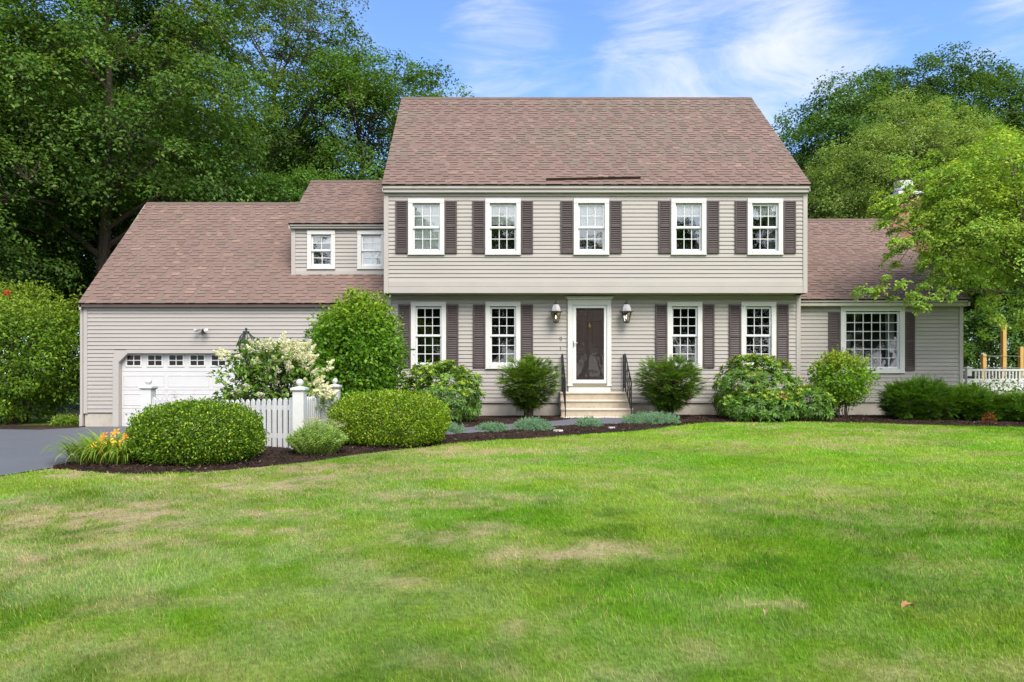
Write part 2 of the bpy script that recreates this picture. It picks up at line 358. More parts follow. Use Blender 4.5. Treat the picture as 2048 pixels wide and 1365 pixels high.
GZ = ground_z(GX, GY) + 0.012 * (fbm(np.stack([GX, GY], -1) * 1.1, 3, 3) - 0.5)
lc = lawn_color(GX, GY) * 0.66  # darkened under the blades: shadow between them painted into the ground tone
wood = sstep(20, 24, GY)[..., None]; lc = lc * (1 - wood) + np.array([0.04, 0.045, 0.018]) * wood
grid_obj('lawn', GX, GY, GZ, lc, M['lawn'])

def ruled(name, us, lo, hi, nv, m, lift, colf=None, along='x', bump=0.0, seed=0):
    v = np.linspace(0, 1, nv)
    A = us[None, :] + 0 * v[:, None]; Bc = lo[None, :] * (1 - v[:, None]) + hi[None, :] * v[:, None]
    X, Y = (A, Bc) if along == 'x' else (Bc, A)
    if along == 'y': X, Y = X[:, ::-1], Y[:, ::-1]
    edge = np.minimum(1, 8 * np.minimum(v, 1 - v))[:, None]
    Z = ground_z(X, Y) + lift * (0.25 + 0.75 * edge) + bump * fbm(np.stack([X, Y], -1) * 9, 4, seed) * edge
    c = colf(X, Y) if colf else None
    return grid_obj(name, X, Y, Z, c, m)
def mulch_col(x, y):
    p = np.stack([x, y], -1); f = fbm(p * 14, 3, 91)[..., None]; g = fbm(p * 2, 3, 95)[..., None]
    return np.array([0.020, 0.0135, 0.0115]) * (0.4 + 1.3 * f) + np.array([0.022, 0.011, 0.006]) * g
xs = np.arange(-6.2, 17, 0.045)
back = np.where(xs < -5.6, np.minimum(12.0, np.maximum(bed_front(xs) + 0.2, np.interp(-xs, -DR[::-1, 1][::-1], DR[:, 0]))), np.where(xs < 12.3, 18.4, 17.2))
back = np.where(xs < -5.6, bed_front(xs) + np.interp(xs, [-6.2, -5.6], [0.15, 8.8]), back)
wob = 0.05 * (vnoise(np.stack([xs * 3, 0 * xs], -1), 4) - 0.5)
ruled('mulch_bed', xs, bed_front(xs) + wob, back, 150, M['mulch'], 0.028, mulch_col, 'x', 0.035, 7)
ys = np.arange(-30, 18.46, 0.15)
rightx = drive_right(ys) + 0.04 * (vnoise(np.stack([ys * 2, 0 * ys], -1), 8) - 0.5)
ruled('driveway', ys, np.full_like(ys, -12.2), rightx, 40, M['asphalt'], 0.050, None, 'y')
ys2 = np.arange(-30, 17.7, 0.15)
ruled('driveway_apron', ys2, np.full_like(ys2, -34.0), np.full_like(ys2, -12.2), 30, M['asphalt'], 0.050, None, 'y')
xs3 = np.arange(-26, -11.4, 0.06)
ruled('mulch_strip', xs3, 17.75 + 0.12 * vnoise(np.stack([xs3 * 2, 0 * xs3], -1), 3), 18.7 + 0 * xs3, 24, M['mulch'], 0.035, mulch_col, 'x', 0.05, 9)
# asphalt walk from the steps round to the gate
wp = np.array([ray_ground(1262, 846.5), ray_ground(1190, 847.5), ray_ground(1100, 852), ray_ground(1000, 860.5), ray_ground(930, 867), (-2.3, 12.9), (-4.6, 13.6), (-5.9, 14.2)])
wx = np.arange(wp[:, 0].min(), 3.05, 0.05); o_ = np.argsort(wp[:, 0])
wc = np.interp(wx, wp[o_, 0], wp[o_, 1])
wc = np.convolve(np.pad(wc, 14, 'edge'), np.ones(29) / 29, 'valid')
hw = 0.56
ruled('walkway', wx, wc - hw, wc + hw + 0.35 * sstep(1.0, 1.6, wx), 14, M['asphalt'], 0.075, None, 'x')

# loose bark chips on the bed: one uncountable mass
def scatter_chips():
    n = 26000
    x = rng.uniform(-6.15, 13, n); t = rng.uniform(0, 1, n) ** 1.3; f = bed_front(x)
    y = f - 0.02 + t * np.minimum(4.0, 18 - f)
    keep = ~((x < -5.7) & (y > bed_front(x) + np.interp(x, [-6.2, -5.6], [0.1, 8])))
    cy = np.interp(x, wx, wc); keep &= ~((np.abs(y - cy - 0.15) < hw + 0.12) & (x < 3.1))
    x, y = x[keep], y[keep]; n = len(x)
    P = np.stack([x, y, ground_z(x, y) + 0.045 + rng.uniform(0, 0.02, n)], -1)
    D = norm(rng.normal(size=(n, 3)) * [1, 1, 0.35]); Nn = norm(rng.normal(size=(n, 3)) * 0.5 + [0, 0, 1])
    S = norm(np.cross(D, Nn)); L = rng.uniform(0.02, 0.06, n)[:, None]; Wd = rng.uniform(0.006, 0.014, n)[:, None]
    V = np.stack([P - D * L / 2 - S * Wd / 2, P + D * L / 2 - S * Wd / 2, P + D * L / 2 + S * Wd / 2, P - D * L / 2 + S * Wd / 2], 1).reshape(-1, 3)
    c = np.array([0.036, 0.020, 0.015]) * rng.uniform(0.3, 1.9, (n, 1)); c = np.where(rng.uniform(size=(n, 1)) < 0.05, np.array([[0.14, 0.10, 0.07]]), c)
    me = raw_mesh('bark_chips', V, np.arange(n * 4), np.arange(n) * 4, np.full(n, 4), np.repeat(c, 4, 0)); me.materials.append(M['chip'])
    o = link(bpy.data.objects.new('bark_chips', me)); tag(o, 'loose dark bark chips over the planting bed in front of the house', 'mulch', kind='stuff')
scatter_chips()

# ------------------------------------------------------------------ the house
YU, YL, YG, YD, YR = 17.7, 18.12, 18.3, 19.0, 18.4
house = thing('house', 'greige clapboard colonial house with brown shingle roofs, dark shutters and an attached garage', 'house', (2.2, 18.3, 0.3))
XL, XR = -3.32, 7.65
def siding(mb, x0, x1, z0, z1, Y, holes=(), exp=0.1045):
    z = z0
    while z < z1 - 0.02:
        zt = min(z + exp, z1); iv = [(x0, x1)]
        for hx0, hx1, hz0, hz1 in holes:
            if zt > hz0 + 0.004 and z < hz1 - 0.004:
                nv = []
                for a, b in iv:
                    if hx0 >= b or hx1 <= a: nv.append((a, b)); continue
                    if hx0 > a: nv.append((a, hx0))
                    if hx1 < b: nv.append((hx1, b))
                iv = nv
        for a0, b0 in iv:
            cuts = [a0]                      # butt joints along the course
            x = a0 + random.uniform(1.2, 4.5)
            while x < b0 - 0.6: cuts.append(x); x += random.uniform(2.4, 4.6)
            cuts.append(b0)
            for a, b in zip(cuts[:-1], cuts[1:]):
                g = 0.0012 if b < b0 else 0
                j = random.uniform(-0.0008, 0.0008); f, bk = Y - 0.021 + j, Y + 0.012; zb = z + 0.009; t = random.uniform(0.95, 1.05)
                c = (t, t, t)
                mb.quad((a, f, zb), (b - g, f, zb), (b - g, Y - 0.004, zt), (a, Y - 0.004, zt), c)
                mb.quad((a, bk, zb), (b - g, bk, zb), (b - g, f, zb), (a, f, zb), c)
                mb.quad((a, Y - 0.004, zt), (b - g, Y - 0.004, zt), (b - g, bk, zt), (a, bk, zt), c)
            mb.quad((a0, bk, z), (b0, bk, z), (b0, bk, zb), (a0, bk, zb))
        z = zt
random.seed(4)
# window table: kind, casing left/right/top/bottom px, wall depth
WIN = []
for a, b in ((816.5, 889), (970.5, 1041.5), (1147, 1218), (1341.5, 1412), (1494, 1565)): WIN.append(('upper', a, b, 398.5, 511, YU))
for a, b in ((822, 892.5), (971, 1041), (1334, 1404), (1481.5, 1551.5)): WIN.append(('lower', a, b, 604, 738.5, YL))
WIN.append(('dormer', 615, 671, 462, 539.5, YD)); WIN.append(('dormer', 715, 771, 462, 539.5, YD))
WIN.append(('picture', 1680, 1808, 613, 747, YR))
def win_rect(wd):
    k, a, b, t, bt, Y = wd; return PX(a, Y), PX(b, Y), PZ(bt, Y), PZ(t, Y)
CW = dict(upper=0.118, lower=0.125, dormer=0.112, picture=0.135)
def holes_at(Y):
    hs = []
    for wd in WIN:
        if wd[5] == Y:
            x0, x1, z0, z1 = win_rect(wd); c = CW[wd[0]] - 0.008; hs.append((x0 + c, x1 - c, z0 + c, z1 - c))
    return hs
def wall_body(name, f):
    mb = MB(); f(mb); return mb.build(name, M['siding'], house)
# --- walls
FZ_L, FZ_R, FZ_G = PZ(804, YL), PZ(803, YR), PZ(826, YG)
ZOV = PZ(587, YU)                       # underside of the overhang
ZUT = PZ(388, YU)
DX0, DX1 = PX(1138, YL), PX(1219, YL)   # door opening in the siding
def f_up(mb): siding(mb, XL + 0.11, XR - 0.11, ZOV + 0.30, ZUT + 0.02, YU, holes_at(YU))
wall_body('wall', f_up)
def f_lo(mb): siding(mb, XL + 0.11, XR - 0.11, FZ_L, ZOV + 0.03, YL, holes_at(YL) + [(DX0, DX1, 0.4, PZ(601, YL))])
wall_body('wall', f_lo)
GX0, GX1 = PX(168, YG), XL
gdx0, gdx1, gdz1 = PX(227, YG), PX(610, YG), PZ(700, YG)
def f_ga(mb): siding(mb, GX0 + 0.10, GX1, FZ_G, PZ(613, YG), YG, [(gdx0 + 0.02, gdx1 - 0.02, 0, gdz1 - 0.02)], 0.106)
wall_body('wall', f_ga)
DX_L = PX(583, YD)
def f_do(mb): siding(mb, DX_L + 0.11, XL, PZ(543, YD), PZ(455, YD), YD, holes_at(YD))
wall_body('wall', f_do)
WX1 = PX(1925, YR)
def f_wi(mb): siding(mb, XR, WX1 - 0.10, FZ_R, PZ(610, YR), YR, holes_at(YR))
wall_body('wall', f_wi)
# --- roofs geometry numbers
ME_Y, ME_Z, MR_Y, MR_Z = 17.52, PZ(369.5, 17.52), 21.45, PZ(197, 21.45)
GE_Y, GE_Z, GR_Y, GR_Z = 18.14, PZ(607, 18.14), 21.45, PZ(407, 21.45)
DE_Y, DE_Z, DR_Y, DR_Z = 18.82, PZ(447, 18.82), 21.2, PZ(363, 21.2)
WE_Y, WE_Z, WR_Y, WR_Z = 18.14, PZ(599, 18.14), 22.4, PZ(440, 22.4)
def slope_at(Y, e): return e[1] + (e[3] - e[1]) * (Y - e[0]) / (e[2] - e[0])
MAIN, GAR, DOR, WIN_ROOF = (ME_Y, ME_Z, MR_Y, MR_Z), (GE_Y, GE_Z, GR_Y, GR_Z), (DE_Y, DE_Z, DR_Y, DR_Z), (WE_Y, WE_Z, WR_Y, WR_Z)
# --- plain side and back walls (gable ends)
mb = MB()
def gable(mb, x0, x1, yf, yb, zf, e, yf_low=None):
    yr, zr = e[2], e[3] - 0.12
    pts = [(yf, zf), (yb, zf), (yb, slope_at(2 * yr - yb, e) - 0.12), (yr, zr), (yf, slope_at(yf, e) - 0.12)]
    mb.prismx(pts, x0, x1)
gable(mb, XL, XL + 0.1, YU + 0.03, 2 * MR_Y - YU, ZOV, MAIN); gable(mb, XR - 0.2, XR - 0.15, YU + 0.03, 2 * MR_Y - YU, ZOV, MAIN)
mb.box(XR - 0.15, XR, YU + 0.03, 25.1, ZOV, ZUT); mb.box(XL + 0.003, XL + 0.1, YL + 0.03, 25.1, FZ_L, ZOV); mb.box(XR - 0.1, XR - 0.003, YL + 0.03, 25.1, FZ_L, ZOV)
mb.box(XL + 0.1, XR - 0.1, 25.05, 25.15, FZ_L, ZUT)
gable(mb, GX0, GX0 + 0.1, YG + 0.03, 24.6, FZ_G, GAR); mb.box(GX0 + 0.1, XL, 24.5, 24.6, FZ_G, PZ(613, YG))
gable(mb, WX1 - 0.1, WX1, YR + 0.03, 26.3, FZ_R, WIN_ROOF); mb.box(XR, WX1 - 0.1, 26.2, 26.3, FZ_R, 3.0)
mb.prismx([(YD + 0.03, slope_at(YD, GAR)), (DR_Y, slope_at(DR_Y, GAR) - 0.2), (DR_Y, DR_Z - 0.12), (YD + 0.03, slope_at(YD + 0.03, DOR) - 0.1)], DX_L, DX_L + 0.1)
mb.build('wall', M['siding'], house)
# --- greige trim: corner boards, skirt of the overhang, fascias, frieze, soffit, rakes, garage casing
t = MB(); P = 0.034
t.bbox(XL, PX(777.3, YU), YU - P, YU + 0.05, ZOV, ZUT + 0.1); t.bbox(PX(1605, YU), XR, YU - P, YU + 0.05, ZOV, ZUT + 0.1)
t.bbox(PX(777.3, YU), PX(1605, YU), YU - P + 0.004, YU + 0.04, ZOV, ZOV + 0.165)
t.bbox(PX(777.3, YU), PX(1605, YU), YU - 0.026, YU + 0.04, ZOV + 0.168, ZOV + 0.312)
t.box(XL, XR, YU + 0.05, YL + 0.02, ZOV, ZOV + 0.03)
t.bbox(XL, PX(784, YL), YL - P, YL + 0.05, FZ_L - 0.02, ZOV - 0.003); t.bbox(PX(1591.5, YL), XR, YL - P, YL + 0.05, FZ_L - 0.02, ZOV - 0.003)
t.bbox(PX(784, YL), DX0, YL - 0.03, YL + 0.03, FZ_L - 0.03, FZ_L); t.bbox(DX1, PX(1591.5, YL), YL - 0.03, YL + 0.03, FZ_L - 0.03, FZ_L)
t.bbox(GX0, GX0 + 0.105, YG - P, YG + 0.05, FZ_G - 0.02, PZ(613, YG)); t.bbox(DX_L, DX_L + 0.115, YD - P, YD + 0.05, slope_at(YD - 0.03, GAR), PZ(455, YD))
t.bbox(DX_L + 0.115, XL, YD - 0.03, YD + 0.05, slope_at(YD - 0.03, GAR), PZ(542, YD))
t.bbox(WX1 - 0.105, WX1, YR - P, YR + 0.05, FZ_R - 0.02, PZ(610, YR)); t.bbox(XR, WX1 - 0.105, YR - 0.03, YR + 0.03, FZ_R - 0.03, FZ_R)
# main eave: two-step fascia and soffit
def eave(t, x0, x1, e, ywall, h1, h2, soff=True):
    yb = e[0] + 0.03; z1 = e[1] - 0.012
    t.bbox(x0, x1, yb, ywall + 0.06, z1 - h1, z1, 0.008); t.bbox(x0 + 0.012, x1 - 0.012, yb + 0.035, ywall + 0.06, z1 - h1 - h2, z1 - h1 - 0.002, 0.008)
eave(t, XL - 0.02, XR + 0.02, MAIN, YU, 0.085, 0.09)
eave(t, DX_L - 0.03, XL, DOR, YD, 0.055, 0.06)
eave(t, XR, WX1 + 0.06, WIN_ROOF, YR, 0.06, 0.10)
t.bbox(XL + 0.1, XR - 0.1, YU - 0.03, YU + 0.03, ZUT - 0.07, ZUT, 0.004)
# frieze boards of garage and wing
t.bbox(GX0 + 0.105, XL, YG - 0.028, YG + 0.03, PZ(621, YG), PZ(609, YG), 0.004)
def rake(t, x0, x1, e, sh=0.0, dz=0.155):
    y0, z0, y1, z1 = e[0] + 0.03, e[1] - 0.012, e[2], e[3] - 0.03
    yb = 2 * y1 - y0
    for ya, za, yc, zc, sa, sb in ((y0, z0, y1, z1, 0, sh), (y1, z1, yb, z0, sh, 0)):
        t.add([(x0 + sa, ya, za - dz), (x1 + sa, ya, za - dz), (x1 + sa, ya, za), (x0 + sa, ya, za), (x0 + sb, yc, zc - dz), (x1 + sb, yc, zc - dz), (x1 + sb, yc, zc), (x0 + sb, yc, zc)],
              [(0, 1, 2, 3), (7, 6, 5, 4), (0, 4, 5, 1), (1, 5, 6, 2), (2, 6, 7, 3), (3, 7, 4, 0)])
rake(t, XL - 0.018, XL - 0.001, MAIN, -0.13); rake(t, XR + 0.001, XR + 0.018, MAIN, -0.14)
rake(t, WX1 + 0.001, WX1 + 0.055, WIN_ROOF, 0); rake(t, GX0 - 0.05, GX0 - 0.001, GAR, 0)
t.prismx([(DE_Y + 0.03, DE_Z - 0.14), (DR_Y, DR_Z - 0.14), (DR_Y, DR_Z - 0.02), (DE_Y + 0.03, DE_Z - 0.012)], DX_L - 0.03, DX_L - 0.001)
# garage door casing with clipped corners
a0, a1, zi = PX(239, YG), PX(598, YG), PZ(707, YG); ch = PX(257, YG) - a0
t.prism([(gdx0, 0.07), (a0, 0.07), (a0, zi - ch), (a0, zi - ch + 0.0), (a0 + ch, zi), (a0 + ch - 0.03, gdz1), (gdx0, zi - ch + 0.05)], YG - 0.04, YG + 0.16)
t.prism([(a1, 0.07), (gdx1, 0.07), (gdx1, zi - ch + 0.05), (a1 - ch + 0.03, gdz1), (a1 - ch, zi), (a1, zi - ch)], YG - 0.04, YG + 0.16)
t.prism([(a0 + ch - 0.03, gdz1), (a0 + ch, zi), (a1 - ch, zi), (a1 - ch + 0.03, gdz1)], YG - 0.038, YG + 0.16)
t.prism([(gdx0 + 0.02, zi - ch + 0.075), (a0 + ch - 0.05, gdz1 - 0.01), (gdx0 + 0.02, gdz1 - 0.01)], YG - 0.016, YG + 0.02)
t.prism([(gdx1 - 0.02, gdz1 - 0.01), (a1 - ch + 0.05, gdz1 - 0.01), (gdx1 - 0.02, zi - ch + 0.075)], YG - 0.016, YG + 0.02)
t.build('trim', M['trim'], house)
# dark fascia of the garage eave (shingle edge and brown gutter board)
gb = MB(); gb.bbox(GX0 - 0.05, XL, GE_Y + 0.03, YG + 0.03, GE_Z - 0.10, GE_Z - 0.008, 0.006)
gb.build('fascia', mat('brown_fascia', (0.085, 0.058, 0.05), 0.5, namt=0.1), house)
# --- foundation
for q in (0, 1):
    fd = MB()
    if q: fd.box(GX0 + 0.02, gdx0, YG + 0.015, YG + 0.2, -0.2, FZ_G - 0.02); fd.box(GX0 + 0.02, GX0 + 0.2, YG + 0.2, 24.4, -0.2, FZ_G)
    else: fd.box(gdx1, XL, YG + 0.015, YG + 0.2, -0.2, FZ_G)
    fd.build('foundation', M['concrete'], house)
fd = MB()
fd.box(XL, XR, YL + 0.015, YL + 0.2, 0.0, FZ_L - 0.03)
fd.box(XR, WX1 - 0.02, YR + 0.015, YR + 0.2, 0, FZ_R - 0.03); fd.box(WX1 - 0.2, WX1 - 0.02, YR + 0.2, 26.2, 0, FZ_R)
fd.box(XR - 0.2, XR - 0.02, YL + 0.2, YR + 0.01, 0, FZ_L - 0.035)
fd.build('foundation', M['concrete'], house)
# --- shingled roofs
def shingles(name, x0, x1, r0, r1, e, seed, expo=0.140, grey=0.3, back=True):
    g = np.random.default_rng(seed); mb = MB()
    A = np.array([e[0], e[1]]); B = np.array([e[2], e[3]]); Ls = np.linalg.norm(B - A); d = (B - A) / Ls; nrm = np.array([-d[1], d[0]])
    n = int(round(Ls / expo)); ex = Ls / n
    def P(x, s, h):
        q = A + d * s + nrm * h; return (x, q[0], q[1])
    base = np.array([0.172, 0.115, 0.095]); olive = np.array([0.150, 0.120, 0.092]); dark = np.array([0.105, 0.073, 0.064]); tanc = np.array([0.235, 0.155, 0.12])
    def colr(x, s):
        k = fbm(np.array([x * 0.55 + seed, s * 0.55]), 3, seed); k2 = fbm(np.array([x * 1.9, s * 2.4 + seed]), 2, seed + 3)
        u = g.uniform(); c = base
        if u < grey * sstep(0.36, 0.62, k) * 1.5: c = olive * 0.75 + base * 0.25
        elif u > 0.95: c = tanc * 0.6 + base * 0.4
        elif u > 0.90: c = dark * 0.3 + base * 0.7
        return c * g.uniform(0.95, 1.05) * (0.92 + 0.16 * k2)
    for i in range(n):
        s0, s1 = i * ex, (i + 1) * ex
        xa, xb = x0 + (r0 - x0) * s0 / Ls, x1 + (r1 - x1) * s0 / Ls
        wobr = g.normal(0, 0.0015)
        x = xa - 0.0; first = True; up = bool(i % 2)
        while x < xb - 1e-4:
            wdt = g.uniform(0.10, 0.24) * (1.25 if not up else 0.9) if not first else g.uniform(0.05, 0.25); first = False
            xn = min(x + wdt, xb); xn = xb if xb - xn < 0.05 else xn
            up = (not up) if g.uniform() < 0.86 else up
            h0 = (0.0195 if up else 0.007) + wobr; h1 = 0.004
            c = colr(x, s0) * (1.0 if up else 0.92)
            dj = g.uniform(-0.004, 0.004) if up else 0.003
            mb.quad(P(x, s0 + dj, h0), P(xn, s0 + dj, h0), P(xn, s1 + 0.004, h1 + 0.002), P(x, s1 + 0.004, h1 + 0.002), tuple(c))
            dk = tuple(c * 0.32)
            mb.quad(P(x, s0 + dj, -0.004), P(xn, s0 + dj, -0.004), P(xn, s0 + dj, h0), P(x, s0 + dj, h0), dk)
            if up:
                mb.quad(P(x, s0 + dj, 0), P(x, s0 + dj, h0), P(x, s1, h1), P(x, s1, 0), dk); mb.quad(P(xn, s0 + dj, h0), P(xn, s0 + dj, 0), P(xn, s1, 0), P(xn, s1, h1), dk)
            x = xn
    # deck and rear slope
    mb.quad(P(x0, 0, -0.004), P(x1, 0, -0.004), P(r1, Ls, -0.004), P(r0, Ls, -0.004), (0.05, 0.04, 0.035))
    yb = 2 * e[2] - e[0]
    if back: mb.quad((r1, e[2], e[3]), (r0, e[2], e[3]), (x0, yb, e[1]), (x1, yb, e[1]), tuple(base))
    mb.quad(P(x0, 0, -0.03), P(x1, 0, -0.03), P(x1, 0, -0.004), P(x0, 0, -0.004), (0.02, 0.016, 0.014))
    rf = mb.build(name, M['roof'], house)
    cp = MB(); x = r0; lo = min(r0, r1); hi = max(r0, r1); x = lo
    while x < hi:
        xe = min(x + 0.145, hi); hh = 0.030
        cp.prismx([(e[2] - 0.12 * d[0], e[3] - 0.12 * d[1] + 0.016), (e[2], e[3] + 0.012), (e[2] + 0.12 * d[0], e[3] - 0.12 * d[1] + 0.016), (e[2] + 0.12 * d[0], e[3] - 0.12 * d[1] + 0.03), (e[2], e[3] + hh + g.uniform(0, 0.008)), (e[2] - 0.12 * d[0], e[3] - 0.12 * d[1] + 0.03)], x, xe - 0.004)
        x = xe
    cp.build('ridge_cap', M['capping'], rf)
    return rf
mroof = shingles('roof', XL - 0.025, XR + 0.026, -3.473, 7.53, MAIN, 5, 0.130, 0.42)
shingles('roof', GX0 - 0.06, XL, GX0 - 0.0, XL, GAR, 21, 0.130, 0.06)
shingles('roof', DX_L - 0.035, XL, PX(622, DR_Y), XL, DOR, 33, 0.130, 0.08, True)
shingles('roof', XR, WX1 + 0.06, XR, WX1 + 0.02, WIN_ROOF, 47, 0.130, 0.06)
rd = MB()
def on_roof(px, py, e):
    for k in range(400):
        Y = e[0] + (e[2] - e[0]) * k / 400
        if slope_at(Y, e) >= PZ(py, Y): break
    return (PX(px, Y), Y, slope_at(Y, e))
A_, B_ = on_roof(1092, 363, MAIN), on_roof(1281, 359.5, MAIN)
A_ = np.array(A_) + [0, -0.03, 0.03]; B_ = np.array(B_) + [0, -0.03, 0.03]
rd.quad(A_ + [0, 0.05, -0.05], B_ + [0, 0.05, -0.05], B_ + [0, -0.02, 0.03], A_ + [0, -0.02, 0.03]); rd.quad(A_ + [0, -0.015, 0.034], B_ + [0, -0.015, 0.034], B_ + [0, 0.06, -0.045], A_ + [0, 0.06, -0.045])
rd.build('rain_diverter', mat('brown_flashing', (0.06, 0.035, 0.034), 0.5), mroof)
# --- chimney against the wing's gable
ck = MB(); g = np.random.default_rng(3)
def brick_stack(x0, x1, y0, y1, z0, z1):
    z = z0; k = 0
    ck.box(x0 + 0.008, x1 - 0.008, y0 + 0.008, y1 - 0.008, z0, z1, (0.36, 0.33, 0.29))
    while z < z1 - 0.02:
        x = x0 - (0.1 if k % 2 else 0)
        while x < x1:
            a, b = max(x, x0), min(x + 0.195, x1); t = g.uniform(0.7, 1.2)
            if b - a > 0.02: ck.box(a, b, y0, y0 + 0.02, z, min(z + 0.06, z1), (0.30 * t, 0.13 * t, 0.09 * t)); ck.box(a, b, y1 - 0.02, y1, z, min(z + 0.06, z1), (0.30 * t, 0.13 * t, 0.09 * t))
            x += 0.206
        y = y0 + 0.021 - (0.1 if k % 2 == 0 else 0)
        while y < y1 - 0.021:
            a, b = max(y, y0 + 0.021), min(y + 0.195, y1 - 0.021); t = g.uniform(0.7, 1.2)
            if b - a > 0.02: ck.box(x0, x0 + 0.02, a, b, z, min(z + 0.06, z1), (0.30 * t, 0.13 * t, 0.09 * t)); ck.box(x1 - 0.02, x1, a, b, z, min(z + 0.06, z1), (0.30 * t, 0.13 * t, 0.09 * t))
            y += 0.206
        z += 0.073; k += 1
brick_stack(WX1 + 0.06, WX1 + 1.36, 21.95, 22.85, 0.2, 6.2)
ck.prism([(WX1 + 0.06, 6.2), (WX1 + 1.36, 6.2), (WX1 + 1.1, 6.65), (WX1 + 0.3, 6.65)], 21.95, 22.85, (0.30, 0.14, 0.1))
brick_stack(WX1 + 0.32, WX1 + 1.06, 22.0, 22.8, 6.65, PZ(392, 22.2))
chim = ck.build('chimney', M['brick'], house)
cc = MB(); cx, cz = WX1 + 0.69, PZ(392, 22.2)
cc.bbox(cx - 0.40, cx + 0.40, 21.96, 22.84, cz, cz + 0.09)
cc.lathe([(0.14, cz + 0.09), (0.14, cz + 0.22), (0.26, cz + 0.23), (0.28, cz + 0.26), (0.28, cz + 0.48), (0.25, cz + 0.5)], cx, 22.4, 16)
cc.build('chimney_cap', M['vinyl'], chim, label='white chimney cap on the brick stack')

# --- windows
def make_window(i, wd):
    k, pa, pb, pt, pbm, Y = wd; x0, x1, z0, z1 = win_rect(wd); c = CW[k]; yf = Y - 0.048
    cs = MB()
    cs.bbox(x0, x0 + c, yf, Y + 0.02, z0 + 0.035, z1 - c - 0.002); cs.bbox(x1 - c, x1, yf, Y + 0.02, z0 + 0.035, z1 - c - 0.002)
    cs.bbox(x0, x1, yf - 0.004, Y + 0.02, z1 - c, z1)
    cs.bbox(x0 + c + 0.001, x1 - c - 0.001, yf - 0.006, Y + 0.10, z0 + 0.03, z0 + c * 0.9); cs.bbox(x0 - 0.004, x1 + 0.004, yf - 0.018, Y + 0.02, z0, z0 + 0.033)
    ix0, ix1, iz0, iz1 = x0 + c - 0.012, x1 - c + 0.012, z0 + c * 0.9 - 0.0, z1 - c + 0.012
    cs.box(ix0 - 0.015, ix0, Y + 0.021, Y + 0.14, iz0, iz1); cs.box(ix1, ix1 + 0.015, Y + 0.021, Y + 0.14, iz0, iz1); cs.box(ix0 - 0.015, ix1 + 0.015, Y + 0.021, Y + 0.14, iz1 + 0.001, iz1 + 0.016); cs.box(ix0 - 0.015, ix1 + 0.015, Y + 0.101, Y + 0.14, iz0 - 0.02, iz0)
    wn = cs.build('window', M['white'], house)
    sa = MB(); pn = MB(); it = MB(); bl = MB(); cu = MB()
    sx0, sx1 = ix0 + 0.002, ix1 - 0.002; sz0, sz1 = iz0 + 0.003, iz1 - 0.028
    def sash(za, zb, y, cols, rows, fr=0.052, bot=0.058, top=0.045, mw=0.020):
        sa.bbox(sx0, sx0 + fr, y, y + 0.034, za, zb); sa.bbox(sx1 - fr, sx1, y, y + 0.034, za, zb)
        sa.bbox(sx0 + fr, sx1 - fr, y + 0.001, y + 0.034, za, za + bot); sa.bbox(sx0 + fr, sx1 - fr, y + 0.001, y + 0.034, zb - top, zb)
        gx0, gx1, gz0, gz1 = sx0 + fr, sx1 - fr, za + bot, zb - top
        for q in range(1, cols):
            x = gx0 + (gx1 - gx0) * q / cols; sa.bbox(x - mw / 2, x + mw / 2, y + 0.006, y + 0.026, gz0, gz1, 0.004)
        for q in range(1, rows):
            z = gz0 + (gz1 - gz0) * q / rows
            for p in range(cols):
                xa = gx0 + (gx1 - gx0) * p / cols + (mw / 2 if p else 0); xb = gx0 + (gx1 - gx0) * (p + 1) / cols - (mw / 2 if p < cols - 1 else 0)
                sa.bbox(xa, xb, y + 0.007, y + 0.026, z - mw / 2, z + mw / 2, 0.004)
        tl = random.uniform(-0.002, 0.002)
        pn.quad((gx0, y + 0.018 + tl, gz0), (gx1, y + 0.018, gz0), (gx1, y + 0.018 + tl, gz1), (gx0, y + 0.018, gz1))
    zm = (sz0 + sz1) / 2
    if k == 'picture': sash(sz0, sz1, Y + 0.01, 6, 6, 0.05, 0.05, 0.05, 0.02)
    else:
        cols, rows = {'upper': (3, 2), 'lower': (3, 3), 'dormer': (2, 2)}[k]
        sash(zm - 0.02, sz1, Y + 0.012, cols, rows); sash(sz0, zm + 0.022, Y + 0.050, cols, rows)
        for s in (-1, 1):
            sa.bbox((sx0 + sx1) / 2 + s * 0.12 - 0.02, (sx0 + sx1) / 2 + s * 0.12 + 0.02, Y + 0.035, Y + 0.049, zm + 0.022, zm + 0.04, 0.003)
    sa.build('sash', M['sash'], wn); pn.build('pane', M['upglass' if k in ('upper', 'dormer') else 'glass'], wn)
    bx0, bx1, bz0, bz1, y0, y1 = ix0 - 0.3, ix1 + 0.3, iz0 - 0.3, iz1 + 0.2, Y + 0.145, Y + 1.0
    it.quad((bx0, y1, bz0), (bx1, y1, bz0), (bx1, y1, bz1), (bx0, y1, bz1)); it.quad((bx0, y0, bz0), (bx0, y1, bz0), (bx0, y1, bz1), (bx0, y0, bz1)); it.quad((bx1, y1, bz0), (bx1, y0, bz0), (bx1, y0, bz1), (bx1, y1, bz1))
    it.quad((bx0, y0, bz0), (bx1, y0, bz0), (bx1, y1, bz0), (bx0, y1, bz0)); it.quad((bx0, y1, bz1), (bx1, y1, bz1), (bx1, y0, bz1), (bx0, y0, bz1))
    for a, b_, zc, zd in ((bx0, ix0, bz0, bz1), (ix1, bx1, bz0, bz1), (ix0, ix1, bz0, iz0), (ix0, ix1, iz1, bz1)): it.quad((a, y0, zc), (b_, y0, zc), (b_, y0, zd), (a, y0, zd))
    it.build('room_interior', M['interior'], wn)
    h = sz1 - sz0
    fr_ = {0: 1.0, 1: 0.40, 2: 0.46, 3: 0.25, 4: 0.25, 9: 0.25, 10: 1.0}.get(i, 0)
